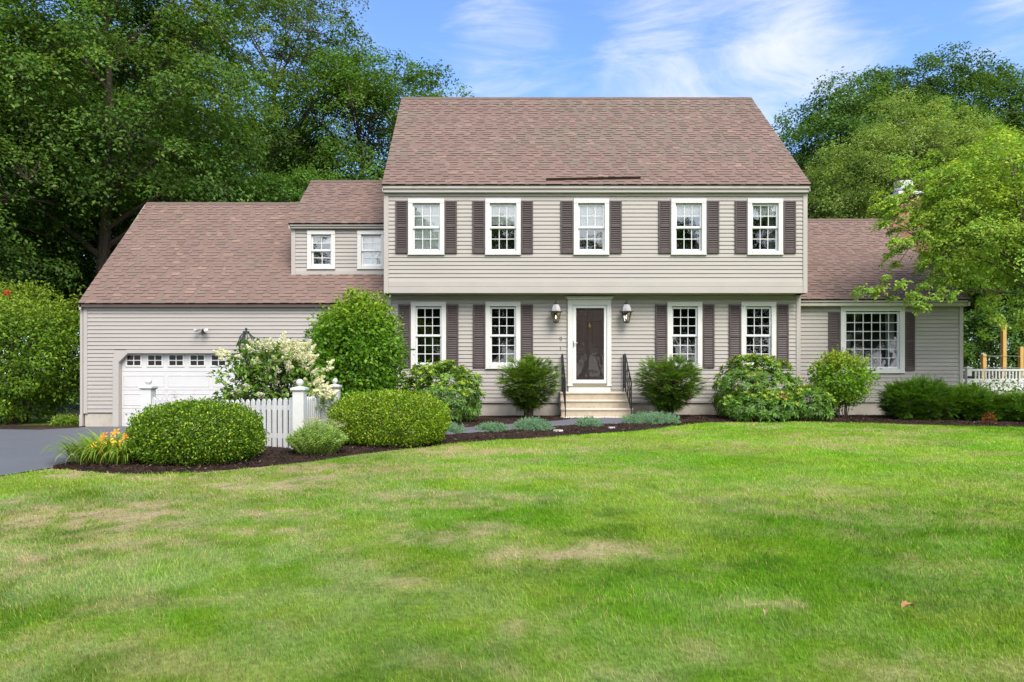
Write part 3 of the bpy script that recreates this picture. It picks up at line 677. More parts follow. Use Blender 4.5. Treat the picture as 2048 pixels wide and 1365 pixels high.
    if fr_:
        z = sz1
        while z > sz1 - h * fr_ + 0.02:
            zb = z - 0.05; bl.quad((sx0, Y + 0.100, zb), (sx1, Y + 0.100, zb), (sx1, Y + 0.095, z), (sx0, Y + 0.095, z)); z = zb
        bl.box(sx0, sx1, Y + 0.09, Y + 0.115, z - 0.015, z + 0.005)
        bl.build('blind', M['blind'], wn)
    def drape2(*a): drape(*a, mbx=cu)
    def drape(x0, x1, y, za, zb, n=7, mbx=None):
        mbx = mbx or cu
        xsd = np.linspace(x0, x1, n * 4 + 1); ysd = y + 0.025 * np.sin(np.arange(n * 4 + 1) * pi / 2)
        for q in range(n * 4): mbx.quad((xsd[q], ysd[q], za), (xsd[q + 1], ysd[q + 1], za), (xsd[q + 1], ysd[q + 1], zb), (xsd[q], ysd[q], zb))
    if i == 4: drape(sx0 + (sx1 - sx0) * 0.66, sx1, Y + 0.2, sz0, sz1)
    if i == 3: drape(sx0 + (sx1 - sx0) * 0.85, sx1, Y + 0.2, sz0, sz1, 3)
    if i == 11: drape(sx1 - 0.24, sx1, Y + 0.25, sz0, sz1, 4); cu.build('curtain', M['curtain'], wn); cu = MB(); drape2(sx0, sx0 + 0.30, Y + 0.3, sz0, sz0 + h * 0.62, 4)
    if cu.v: cu.build('curtain', M['curtain'], wn)
for i, wd in enumerate(WIN): make_window(i, wd)

# --- shutters
def shutter(px0, px1, pt, pb, Y):
    x0, x1, z0, z1 = PX(px0, Y), PX(px1, Y), PZ(pb, Y), PZ(pt, Y); yb = Y - 0.022; yf = yb - 0.032; s = MB(); sw = 0.045
    s.bbox(x0, x0 + sw, yf, yb, z0, z1, 0.005); s.bbox(x1 - sw, x1, yf, yb, z0, z1, 0.005)
    zm = z0 + (z1 - z0) * (0.515 if Y == YU else 0.5)
    rails = [(z0, z0 + 0.10), (zm - 0.035, zm + 0.035), (z1 - 0.055, z1)]
    for a, b in rails: s.bbox(x0 + sw, x1 - sw, yf + 0.001, yb, a, b, 0.005)
    s.quad((x0 + sw, yb - 0.004, z0), (x1 - sw, yb - 0.004, z0), (x1 - sw, yb - 0.004, z1), (x0 + sw, yb - 0.004, z1), (0.8, 0.8, 0.8))
    for (a, b) in ((rails[0][1], rails[1][0]), (rails[1][1], rails[2][0])):
        n = int(round((b - a) / 0.047)); p = (b - a) / n
        for q in range(n):
            z = a + q * p; s.prismx([(yf + 0.002, z + 0.004), (yf + 0.010, z + 0.002), (yb - 0.005, z + p * 0.62), (yb - 0.011, z + p * 0.68)], x0 + sw, x1 - sw)
    s.build('shutter', M['shutter'], house)
for a, b in ((791.5, 816), (889.5, 914), (945, 970), (1042, 1066), (1121, 1146.5), (1218.5, 1243), (1316.5, 1341), (1412.5, 1437.5), (1469, 1493.5), (1565.5, 1590.5)): shutter(a, b, 402.5, 507.5, YU)
for a, b in ((797, 821.5), (893, 917), (946, 970.5), (1041.5, 1066), (1310, 1333.5), (1404.5, 1428), (1457, 1481), (1552, 1576)): shutter(a, b, 609.5, 736, YL)
shutter(1656, 1679.5, 625, 742, YR); shutter(1808.5, 1828, 625, 742, YR)

# --- front door with storm door and surround
Y = YL; cs = MB()
dx0, dx1 = PX(1135, Y), PX(1222, Y); ox0, ox1 = PX(1145, Y), PX(1213, Y); zt, zo, zb = PZ(600, Y), PZ(611, Y), PZ(784, Y) - 0.0
zs = PZ(771, Y)
cs.bbox(dx0, ox0, Y - 0.075, Y + 0.05, zs - 0.02, zt); cs.bbox(ox1, dx1, Y - 0.075, Y + 0.05, zs - 0.02, zt); cs.bbox(ox0, ox1, Y - 0.073, Y + 0.05, zo, zt)
cs.prism([(dx0 - 0.055, zt + 0.055), (dx0 - 0.035, zt + 0.03), (dx0, zt + 0.001), (dx1, zt + 0.001), (dx1 + 0.035, zt + 0.03), (dx1 + 0.055, zt + 0.055), (dx1 + 0.055, zt + 0.075), (dx0 - 0.055, zt + 0.075)], Y - 0.13, Y + 0.02)
cs.bbox(dx0 + 0.02, dx1 - 0.02, Y - 0.07, Y + 0.05, PZ(785.5, Y), zs - 0.021); cs.bbox(dx0 - 0.01, dx1 + 0.01, Y - 0.10, Y + 0.06, zs - 0.02, zs + 0.0)
dr = cs.build('door_surround', M['white'], house)
sd = MB(); fw = PX(1152, Y) - ox0; fr = ox1 - PX(1207.5, Y); zg1, zg0 = PZ(617, Y), PZ(760, Y)
sd.bbox(ox0 + 0.004, ox0 + fw, Y - 0.045, Y - 0.012, zs + 0.045, zo - 0.006); sd.bbox(ox1 - fr, ox1 - 0.004, Y - 0.045, Y - 0.012, zs + 0.045, zo - 0.006)
sd.bbox(ox0 + fw, ox1 - fr, Y - 0.044, Y - 0.012, zg1, zo - 0.006); sd.bbox(ox0 + fw, ox1 - fr, Y - 0.044, Y - 0.012, zs + 0.045, zg0)
st = sd.build('storm_door', M['sash'], house)
g_ = MB(); g_.quad((ox0 + fw, Y - 0.03, zg0), (ox1 - fr, Y - 0.03, zg0), (ox1 - fr, Y - 0.03, zg1), (ox0 + fw, Y - 0.03, zg1)); g_.build('pane', M['lampglass'], st)
hd = MB(); hx, hz = PX(1146.8, Y), PZ(689, Y); hd.bbox(hx - 0.018, hx + 0.018, Y - 0.056, Y - 0.046, hz - 0.09, hz + 0.09); hd.tube([(hx, Y - 0.056, hz + 0.03), (hx, Y - 0.09, hz + 0.03), (hx + 0.10, Y - 0.095, hz + 0.03)], 0.011, 8)
hd.build('handle', mat('satin_nickel', (0.45, 0.43, 0.4), 0.35, metal=0.8), st)
th = MB(); th.prismx([(Y - 0.11, zs + 0.001), (Y - 0.02, zs + 0.001), (Y - 0.02, zs + 0.042), (Y - 0.09, zs + 0.02)], ox0 + 0.01, ox1 - 0.01); th.build('threshold', mat('bronze_threshold', (0.20, 0.17, 0.075), 0.45, metal=0.3), house)
fdm = MB(); sx0, sx1, sz0, sz1 = ox0 + 0.03, ox1 - 0.03, zs + 0.045, zo - 0.01; yd = Y + 0.03
fdm.box(sx0, sx1, yd + 0.012, yd + 0.05, sz0, sz1)
hgt = sz1 - sz0; wid = sx1 - sx0; stl = 0.11
rows = [(sz0, sz0 + 0.22), (sz0 + hgt * 0.38, sz0 + hgt * 0.38 + 0.16), (sz1 - 0.42, sz1 - 0.31), (sz1 - 0.11, sz1)]
for a, b in ((sx0, sx0 + stl), (sx1 - stl, sx1), ((sx0 + sx1) / 2 - 0.05, (sx0 + sx1) / 2 + 0.05)): fdm.bbox(a, b, yd, yd + 0.011, sz0, sz1, 0.006)
for a, b in rows:
    for q0, q1 in ((sx0 + stl, (sx0 + sx1) / 2 - 0.05), ((sx0 + sx1) / 2 + 0.05, sx1 - stl)): fdm.bbox(q0, q1, yd + 0.0005, yd + 0.011, a, b, 0.006)
for (a, b) in zip(rows[:-1], rows[1:]):
    for q0, q1 in ((sx0 + stl, (sx0 + sx1) / 2 - 0.05), ((sx0 + sx1) / 2 + 0.05, sx1 - stl)): fdm.bbox(q0 + 0.03, q1 - 0.03, yd + 0.003, yd + 0.011, a[1] + 0.03, b[0] - 0.03, 0.012)
fdo = fdm.build('front_door', M['door'], house)
kn = MB(); kx, kz = (sx0 + sx1) / 2, PZ(650, Y)
kn.lathe([(0.004, kz - 0.075), (0.022, kz - 0.06), (0.03, kz - 0.02), (0.018, kz + 0.02), (0.03, kz + 0.04), (0.02, kz + 0.07), (0.004, kz + 0.085)], kx, yd - 0.015, 12)
an = np.linspace(0, pi, 11); kn.tube([(kx + 0.038 * cos(t + pi), yd - 0.035, kz - 0.02 + 0.05 * sin(t + pi)) for t in an], 0.007, 8)
kn.build('knocker', M['brass'], fdo, smooth=True)
bk = MB(); bk.box(ox0 - 0.02, ox1 + 0.02, Y + 0.085, Y + 0.1, 0.8, zt); bk.build('door_backing', M['interior'], house)
# --- garage door: four rows of raised panels, eight small windows in the top row
gd = MB(); Yg = YG + 0.11
gz0, gz1 = 0.072, zi; nrow = 4; rh = (gz1 - gz0) / nrow; ncol = 8; gw = (a1 - a0); cw = gw / ncol
gd.box(a0 - 0.02, a1 + 0.02, Yg + 0.012, Yg + 0.05, gz0 - 0.02, gz1 + 0.02)
wnd = []
for r_ in range(nrow):
    za, zb_ = gz0 + r_ * rh + 0.004, gz0 + (r_ + 1) * rh - 0.004
    gd.bbox(a0, a1, Yg, Yg + 0.011, za, zb_, 0.006)
    for q in range(ncol if r_ == 3 else 4):
        W_ = cw if r_ == 3 else gw / 4
        xa, xb = a0 + q * W_ + 0.05, a0 + (q + 1) * W_ - 0.05
        if r_ == 3:
            xc = (PX(261 + 42.3 * q, Yg) + PX(274 + 42.3 * q, Yg)) / 2 - 0.0; xc = PX(268.0 + 42.35 * q, Yg); wnd.append((xc - 0.18, xc + 0.18, PZ(731, Yg), PZ(711.5, Yg)))
        else:
            # embossed frame
            for (u0, u1, v0, v1) in ((xa, xb, za + 0.09, za + 0.105), (xa, xb, zb_ - 0.105, zb_ - 0.09), (xa, xa + 0.015, za + 0.106, zb_ - 0.106), (xb - 0.015, xb, za + 0.106, zb_ - 0.106)): gd.bbox(u0, u1, Yg - 0.010, Yg - 0.0005, v0, v1, 0.004)
gdo = gd.build('garage_door', mat('white_garage_door', (0.53, 0.517, 0.507), 0.4, namt=0.03), house)
for (x0, x1, z0, z1) in wnd:
    f = MB()
    f.bbox(x0 - 0.045, x1 + 0.045, Yg - 0.018, Yg - 0.001, z0 - 0.045, z0, 0.005); f.bbox(x0 - 0.045, x1 + 0.045, Yg - 0.018, Yg - 0.001, z1, z1 + 0.045, 0.005)
    f.bbox(x0 - 0.045, x0, Yg - 0.017, Yg - 0.001, z0, z1, 0.005); f.bbox(x1, x1 + 0.045, Yg - 0.017, Yg - 0.001, z0, z1, 0.005)
    xm, zm = (x0 + x1) / 2, (z0 + z1) / 2; f.bbox(xm - 0.012, xm + 0.012, Yg - 0.014, Yg - 0.004, z0, z1, 0.003); f.bbox(x0, xm - 0.012, Yg - 0.0135, Yg - 0.004, zm - 0.012, zm + 0.012, 0.003); f.bbox(xm + 0.012, x1, Yg - 0.0135, Yg - 0.004, zm - 0.012, zm + 0.012, 0.003)
    f.build('window_frame', M['white'], gdo)
gpm = (mat('dark_garage_pane', (0.012, 0.009, 0.009), 0.12, spec=0.25))
for (x0, x1, z0, z1) in wnd: pg = MB(); pg.quad((x0, Yg - 0.003, z0), (x1, Yg - 0.003, z0), (x1, Yg - 0.003, z1), (x0, Yg - 0.003, z1)); pg.build('pane', gpm, gdo)
# --- downspout foot at the garage corner, vinyl sleeve
dn = MB(); dn.bbox(GX0 - 0.10, GX0 - 0.015, YG - 0.05, YG + 0.05, 0.06, 0.42); dn.bbox(GX0 - 0.09, GX0 - 0.02, YG - 0.03, YG + 0.045, 0.42, PZ(620, YG)); dn.build('downspout', M['trim'], house)
# --- house number
def numeral(strokes, cx, cz):
    m_ = MB()
    for s in strokes: m_.tube([(cx + u, YL - 0.032, cz + v) for u, v in s], 0.0065, 6)
    m_.build('house_number', M['numeral'], house)
an = np.linspace(0, 2 * pi, 17)
numeral([[(0.026 * cos(t), 0.022 + 0.03 * sin(t)) for t in an], [(0.026, 0.022), (0.022, -0.02), (0.002, -0.055)]], PX(1121.3, YL), PZ(678, YL))
numeral([[(-0.014, 0.03), (0.0, 0.05), (0.0, -0.05)]], PX(1121.3, YL), PZ(697, YL))

# ------------------------------------------------------------------ front steps and handrails
SX0, SX1 = PX(1118.5, 18.0), PX(1252.5, 18.0)
stp = thing('front_steps', 'cream cast stone front steps with pale nosed treads below the dark front door', 'steps', ((SX0 + SX1) / 2, 17.5, 0.4))
lv = [(PZ(784.5, 17.75), 17.72, YL - 0.02), (PZ(800.5, 17.42), 17.40, 17.74), (PZ(817.5, 17.10), 17.08, 17.42), (PZ(834.5, 16.78), 16.76, 17.10)]
bs = MB(); tr_ = MB(); zprev = 0.2
for k, (z, yf, yb) in enumerate(lv):
    sp = 0.012 * k
    bs.box(SX0 + 0.015 - sp, SX1 - 0.015 + sp, yf + 0.03, YL - 0.0 - 0.002 * k, 0.2 if k == 3 else lv[k + 1][0], z - 0.05)
    tr_.bbox(SX0 - sp, SX1 + sp, yf, yb + 0.01 if k else yb, z - 0.05, z, 0.012)
bs.build('riser', M['step'], stp); tr_.build('tread', M['tread'], stp)
def handrail(x, label):
    r = thing('handrail', label, 'handrail', (x, 17.3, 0.5), 'iron handrails of the front steps'); m_ = MB()
    yt, yk, yp = 18.06, 17.74, 16.84; zt = PZ(710, 18.05); zk = PZ(708.5, 17.75); zp = PZ(763, yp); zbt = 1.04
    m_.tube([(x, yt, zt), (x, yk, zk), (x, yp + 0.02, zp), (x, yp - 0.03, zp - 0.035), (x, yp - 0.035, zp - 0.07)], 0.016, 8)
    m_.tube([(x, yt, zbt + 0.10), (x, yk, zbt + 0.10), (x, yp, 0.60)], 0.010, 6)
    ra = m_.build('rail', M['iron'], r, True)
    for ya, yb_, za, zb2 in ((yp - 0.013, yp + 0.013, 0.40, zp), (yk - 0.013, yk + 0.013, zbt - 0.02, zk), (yt - 0.02, yt + 0.006, zbt - 0.02, zt)):
        p = MB(); p.box(x - 0.013, x + 0.013, ya, yb_, za, zb2); p.build('rail_post', M['iron'], r)
    b = MB()
    for q in range(1, 13):
        f_ = q / 13; y = yt + (yp - yt) * f_
        zt_ = zt + (zk - zt) * (yt - y) / (yt - yk) if y > yk else zk + (zp - zk) * (yk - y) / (yk - yp); zb_ = zbt + 0.1 if y > yk else zbt + 0.1 + (0.6 - zbt - 0.1) * (yk - y) / (yk - yp)
        tw = 0.012 if q % 3 == 0 else 0
        ptsb = [(x + tw * sin(t_ * 9), y + tw * cos(t_ * 9) - tw, zb_ + (zt_ - zb_) * t_) for t_ in np.linspace(0, 1, 14 if tw else 2)]
        b.tube(ptsb, 0.0075, 5)
    b.build('baluster_row', M['iron'], r)
handrail(SX0 + 0.07, 'black iron handrail on the lantern and house number side, left of the front door')
handrail(SX1 - 0.07, 'black iron handrail with twisted balusters at the right end of the steps')

# ------------------------------------------------------------------ wall lanterns
def lantern(cx, zc, y, label, lit):
    r = thing('wall_lantern', label, 'lantern', (cx, y, zc), 'carriage lanterns beside the front door')
    b = MB(); yc = y - 0.17
    b.lathe([(0.045, zc - 0.06), (0.045, zc + 0.06)], cx, y - 0.02, 4, rot=pi / 4); b.tube([(cx, y - 0.03, zc - 0.02), (cx, y - 0.09, zc - 0.14), (cx, yc, zc - 0.20), (cx, yc, zc - 0.17)], 0.011, 6)
    s = [(0.062, zc - 0.165), (0.105, zc + 0.02)]
    for k in range(6):
        t = 2 * pi * k / 6 + pi / 6
        b.tube([(cx + s[0][0] * cos(t), yc + s[0][0] * sin(t), s[0][1]), (cx + s[1][0] * cos(t), yc + s[1][0] * sin(t), s[1][1])], 0.007, 5)
    b.lathe([(0.02, zc - 0.205), (0.068, zc - 0.18), (0.068, zc - 0.165), (0.02, zc - 0.165)], cx, yc, 6, rot=pi / 6)
    b.lathe([(0.10, zc + 0.015), (0.15, zc + 0.025), (0.15, zc + 0.04), (0.09, zc + 0.045)], cx, yc, 6, rot=pi / 6)
    b.build('lantern_frame', M['copper'], r)
    h = MB(); h.lathe([(0.10, zc + 0.041), (0.092, zc + 0.10), (0.06, zc + 0.175), (0.045, zc + 0.18)], cx, yc, 6, rot=pi / 6); h.build('lantern_roof', M['pewter'], r)
    f = MB(); f.lathe([(0.042, zc + 0.18), (0.05, zc + 0.21), (0.02, zc + 0.215), (0.02, zc + 0.235), (0.008, zc + 0.24), (0.012, zc + 0.26), (0.003, zc + 0.275)], cx, yc, 10); f.build('finial', M['copper'], r, True)
    g = MB()
    for k in range(6):
        t0, t1 = 2 * pi * k / 6 + pi / 6, 2 * pi * (k + 1) / 6 + pi / 6
        q = lambda rr, t, z: (cx + rr * cos(t), yc + rr * sin(t), z)
        g.quad(q(0.060, t0, zc - 0.163), q(0.060, t1, zc - 0.163), q(0.102, t1, zc + 0.012), q(0.102, t0, zc + 0.012))
    g.build('pane', M['lampglass'], r)
    u = MB(); u.lathe([(0.006, zc - 0.12), (0.017, zc - 0.095), (0.013, zc - 0.06), (0.002, zc - 0.03)], cx, yc, 10); bu = u.build('bulb', M['bulb'], r, True)
    c = MB(); c.lathe([(0.013, zc - 0.165), (0.013, zc - 0.12)], cx, yc, 8); c.build('candle_sleeve', M['pewter'], r); r.scale = (1.28, 1.28, 1.28)
lantern(PX(1111, YL), PZ(628.5, YL), YL - 0.02, 'lit carriage lantern beside the door surround, above the house number', True)
lantern(PX(1250, YL), PZ(628.5, YL), YL - 0.02, 'lit carriage lantern between the front door and the right hand lower windows', True)
# floodlight and hook on the garage wall
fl = thing('floodlight', 'twin floodlight with motion sensor above the garage door', 'floodlight', (PX(408, YG), YG - 0.03, PZ(662, YG)))
x, z, y = PX(408, YG), PZ(662, YG), YG - 0.02
b = MB(); b.lathe([(0.055, z - 0.05), (0.055, z + 0.05)], x, y - 0.0, 10); b.tube([(x, y - 0.04, z), (x + 0.01, y - 0.12, z - 0.05), (x + 0.01, y - 0.13, z - 0.11)], 0.022, 8); b.build('sensor', M['iron'], fl)
for s in (-1, 1):
    h = MB(); h.tube([(x + s * 0.02, y - 0.05, z + 0.03), (x + s * 0.07, y - 0.09, z + 0.045)], 0.018, 8); h.tube([(x + s * 0.06, y - 0.08, z + 0.04), (x + s * 0.10, y - 0.13, z + 0.025), (x + s * 0.15, y - 0.19, z - 0.0)], [0.03, 0.045, 0.062], 12); hh = h.build('lamp_head', M['pewter'], fl, True)
    l = MB(); l.tube([(x + s * 0.15, y - 0.19, z), (x + s * 0.158, y - 0.20, z - 0.004)], [0.058, 0.03], 12); l.build('lens', M['lens'], hh)
hk = MB(); x, z = PX(618.5, YG), PZ(666, YG); hk.bbox(x - 0.03, x + 0.03, YG - 0.04, YG - 0.022, z - 0.035, z + 0.035); hk.tube([(x - 0.02, YG - 0.045, z + 0.055), (x - 0.01, YG - 0.16, z + 0.02), (x + 0.03, YG - 0.2, z - 0.05)], [0.02, 0.03, 0.012], 7)
o = hk.build('wall_sensor', M['iron']); tag(o, 'small black sensor on the garage wall beside the tall green shrub', 'sensor')

# ------------------------------------------------------------------ post lamp in the hydrangea
lx, ly = PX(492.5, 14.0), 14.0
pl = thing('post_lamp', 'dark green lamp post lantern rising out of the white hydrangea', 'lamp post', (lx, ly, float(ground_z(lx, ly))))
b = MB(); zt = PZ(686, ly); b.lathe([(0.06, 0.1), (0.06, 0.5), (0.04, 0.55), (0.035, zt - 0.42), (0.06, zt - 0.40), (0.03, zt - 0.36)], lx, ly, 12); b.build('lamp_pole', M['green_metal'], pl, True)
b = MB()
for k in range(6):
    t = 2 * pi * k / 6
    b.tube([(lx + 0.10 * cos(t), ly + 0.10 * sin(t), zt - 0.36), (lx + 0.165 * cos(t), ly + 0.165 * sin(t), zt), (lx + 0.13 * cos(t), ly + 0.13 * sin(t), zt + 0.13), (lx + 0.055 * cos(t), ly + 0.055 * sin(t), zt + 0.20)], 0.009, 5)
    t2 = 2 * pi * (k + 1) / 6
    b.tube([(lx + 0.168 * cos(t), ly + 0.168 * sin(t), zt), (lx + 0.168 * cos(t2), ly + 0.168 * sin(t2), zt)], 0.012, 5)
b.lathe([(0.11, zt - 0.39), (0.11, zt - 0.36), (0.03, zt - 0.36)], lx, ly, 6); b.build('lantern_frame', M['green_metal'], pl)
b = MB(); b.lathe([(0.07, zt + 0.195), (0.065, zt + 0.235), (0.02, zt + 0.245), (0.018, zt + 0.27), (0.028, zt + 0.285), (0.004, zt + 0.31)], lx, ly, 10); b.build('finial', M['green_metal'], pl, True)
b = MB()
for k in range(6):
    t0, t1 = 2 * pi * k / 6, 2 * pi * (k + 1) / 6; q = lambda r_, t, z: (lx + r_ * cos(t), ly + r_ * sin(t), z)
    b.quad(q(0.096, t0, zt - 0.355), q(0.096, t1, zt - 0.355), q(0.16, t1, zt - 0.005), q(0.16, t0, zt - 0.005)); b.quad(q(0.16, t0, zt + 0.005), q(0.16, t1, zt + 0.005), q(0.055, t1, zt + 0.195), q(0.055, t0, zt + 0.195))
b.build('pane', M['lampglass'], pl)

# ------------------------------------------------------------------ white picket fence with ball-top posts
P1, P2, P3 = (PX(599.5, 11.0), 11.0), (PX(669.5, 13.15), 13.15), (PX(297, 12.2), 12.2)
fen = thing('picket_fence', 'white picket fence with ball topped posts beside the clipped boxwoods', 'fence', (P1[0], P1[1], 0.25))
def fpost(p, capz):
    m_ = MB(); x, y = p; h = 0.088; z0 = float(ground_z(x, y)) - 0.05
    m_.box(x - h, x + h, y - h, y + h, z0, capz - 0.075); m_.box(x - h - 0.012, x + h + 0.012, y - h - 0.012, y + h + 0.012, z0 + 0.05, z0 + 0.20)
    m_.lathe([(0.128 * 1.1, capz - 0.075), (0.15 * 1.1, capz - 0.055), (0.15 * 1.1, capz - 0.025), (0.06, capz)], x, y, 4, rot=pi / 4)
    po = m_.build('fence_post', M['fence'], fen)
    b = MB(); pr = [(0.03, capz - 0.004), (0.022, capz + 0.012)]
    for t in np.linspace(-1.3, 1.57, 10): pr.append((0.057 * cos(t) + 0.0005, capz + 0.065 + 0.057 * sin(t)))
    b.lathe(pr, x, y, 18); b.build('post_ball', M['fence'], po, True)
capz = PZ(773.5, 10.9); fpost(P1, capz); fpost(P2, capz + 0.005); fpost(P3, capz + 0.005)
def panel(p, q, zt0, zt1, sag):
    m_ = MB(); p, q = np.array(p), np.array(q); L = np.linalg.norm(q - p); d = (q - p) / L; nn = np.array([-d[1], d[0]])
    if nn[1] > 0: nn = -nn
    n = int(round((L - 0.2) / 0.1115)); th = 0.011
    for i in range(n):
        s = 0.10 + (L - 0.2) * (i + 0.5) / n; c = p + d * s; f = s / L
        zt = zt0 + (zt1 - zt0) * f - sag * sin(pi * f) + rng.normal(0, 0.003); zb = float(ground_z(*c)) - 0.0 + 0.03
        w_ = 0.037; prof = [(-w_, zb), (w_, zb), (w_, zt - 0.045), (w_ * 0.55, zt - 0.012), (0, zt), (-w_ * 0.55, zt - 0.012), (-w_, zt - 0.045)]
        k = len(prof); vs = []
        for off in (0.028, 0.028 - 2 * th):
            for u, z in prof: xy = c + d * u + nn * off; vs.append((xy[0], xy[1], z))
        m_.add(vs, [tuple(range(k)), tuple(range(2 * k - 1, k - 1, -1))] + [(j, j + k, (j + 1) % k + k, (j + 1) % k) for j in range(k)])
    for zr in (0.22, 0.68):
        a, b_ = p + d * 0.07, q - d * 0.07; vs = []
        for xy, zg in ((a, float(ground_z(*a))), (b_, float(ground_z(*b_)))):
            for off, dz in ((0.004, 0), (0.004, 0.075), (-0.034, 0.075), (-0.034, 0)):
                e_ = xy + nn * off; vs.append((e_[0], e_[1], zg + zr + dz - 0.02))
        m_.add(vs, [(0, 1, 2, 3), (7, 6, 5, 4), (0, 4, 5, 1), (1, 5, 6, 2), (2, 6, 7, 3), (3, 7, 4, 0)])
    m_.build('picket_panel', M['fence'], fen)
panel(P3, P1, 1.10, PZ(794, 11.05), 0.05); panel(P1, P2, PZ(794, 11.05), 1.135, 0.02)

# ------------------------------------------------------------------ white vinyl fence right of the wing, pine posts behind
yv = 19.2; vx0 = PX(1936, yv)
vf = thing('vinyl_fence', 'white vinyl privacy fence with open baluster top beside the wing corner', 'fence', (vx0, yv, 0.38))
m_ = MB(); zt = PZ(738.5, yv); zm0, zm1 = PZ(766, yv), PZ(758, yv); X1 = 19.0
m_.bbox(WX1 - 0.3, vx0 - 0.1, yv - 0.03, yv + 0.03, zt - 0.05, zt); m_.bbox(vx0 + 0.085, X1, yv - 0.03, yv + 0.03, zt - 0.06, zt); m_.bbox(WX1 - 0.3, vx0 - 0.1, yv - 0.03, yv + 0.03, zm0, zm1); m_.bbox(vx0 + 0.085, X1, yv - 0.03, yv + 0.03, zm0, zm1)
m_.bbox(vx0 + 0.085, X1, yv - 0.03, yv + 0.03, 0.42, 0.52)
x = WX1 - 0.25
while x < X1:
    if abs(x - vx0) > 0.12: m_.box(x - 0.019, x + 0.019, yv - 0.018, yv + 0.018, zm1, zt - 0.05)
    x += 0.095
x = WX1 - 0.3
while x < X1:
    xe = x + 0.15
    if not (x < vx0 + 0.085 and xe > vx0 - 0.1): m_.bbox(x + 0.002, xe - 0.002, yv - 0.014, yv + 0.014, 0.52, zm0, 0.004)
    x = xe
m_.build('fence_panel', M['vinyl'], vf)
for xx in (vx0, vx0 + 2.4, vx0 + 4.8):
    p = MB(); p.box(xx - 0.065, xx + 0.065, yv - 0.065, yv + 0.065, 0.3, zt + 0.02); p.lathe([(0.115, zt + 0.02), (0.115, zt + 0.045), (0.01, zt + 0.075)], xx, yv, 4, rot=pi / 4); p.build('fence_post', M['vinyl'], vf)
lt = MB(); lt.bbox(vx0 - 0.055, vx0 + 0.05, yv - 0.095, yv - 0.066, PZ(757, yv) - 0.0, PZ(752.5, yv)); lt.tube([(vx0 - 0.05, yv - 0.10, PZ(756, yv)), (vx0 + 0.08, yv - 0.10, PZ(753.5, yv))], 0.012, 6); lt.build('gate_latch', M['iron'], vf)
for px, pt, lab, ww in ((1967, 709, 'short yellow pine post nearest the wing, wired to the tall post', 0.058), (2007, 651, 'tall yellow pine post behind the white vinyl fence', 0.058), (2041.5, 695, 'medium height yellow pine post behind the vinyl fence at the photo edge', 0.056)):
    y = 21.5; x = PX(px, y); m_ = MB(); z1 = PZ(pt, y); m_.bbox(x - ww, x + ww, y - ww, y + ww, 0.2, z1, 0.008); m_.lathe([(ww * 1.38, z1), (ww * 1.1, z1 + 0.012)], x, y, 4, rot=pi / 4)
    o = m_.build('garden_post', M['post']); tag(o, lab, 'post', 'pine garden posts behind the vinyl fence')
wr = MB(); y = 21.42
for z in (PZ(712, y), PZ(735, y)): wr.tube([(PX(1967, y), y, z), (PX(1987, y), y, z - 0.015), (PX(2007, y), y, z), (PX(2041, y), y, z - 0.02)], 0.006, 5)
o = wr.build('garden_wire', M['pewter']); tag(o, 'thin wire strung between the yellow pine posts', 'wire')
# ------------------------------------------------------------------ foliage builders
def leaf_obj(name, P, D, Nn, L, Wd, C, m, parent=None, fold=0.18, droop=0.12):
    P, D = np.asarray(P, float), norm(D); n = len(P)
    S = norm(np.cross(D, Nn)); N2 = np.cross(S, D)
    L = np.broadcast_to(np.asarray(L, float).reshape(-1, 1), (n, 1)); Wd = np.broadcast_to(np.asarray(Wd, float).reshape(-1, 1), (n, 1))
    mid = P + D * L * 0.46 + N2 * Wd * fold
    V = np.stack([P, mid + S * Wd / 2, P + D * L - N2 * L * droop, mid - S * Wd / 2], 1).reshape(-1, 3)
    me = raw_mesh(name, V, np.arange(n * 4), np.arange(n) * 4, np.full(n, 4), np.repeat(np.broadcast_to(C, (n, 3)), 4, 0))
    me.materials.append(m)
    o = bpy.data.objects.new(name, me); col.objects.link(o)
    if parent is not None: o.parent = parent
    WL[o.name] = (0, 0, 0); return o
def child(o, parent):
    o.parent = parent; o.location = (0, 0, 0); return o
def pick(palette, n, jit=0.22, wts=None):
    pal = np.array(palette); c = pal[rng.choice(len(pal), n, p=wts)]
    return c * rng.uniform(1 - jit, 1 + jit, (n, 1)) * rng.uniform(0.94, 1.06, (n, 3))
def rdirs(n, zmin=-1.0):
    d = norm(rng.normal(size=(int(n * 3.2) + 20, 3))); d = d[d[:, 2] > zmin][:n]; return d
def lump(d, seed, amp, f=2.0): return 1 + amp * (fbm(d * f + 5.3 + seed * 1.7, 3, seed) - 0.5) * 2

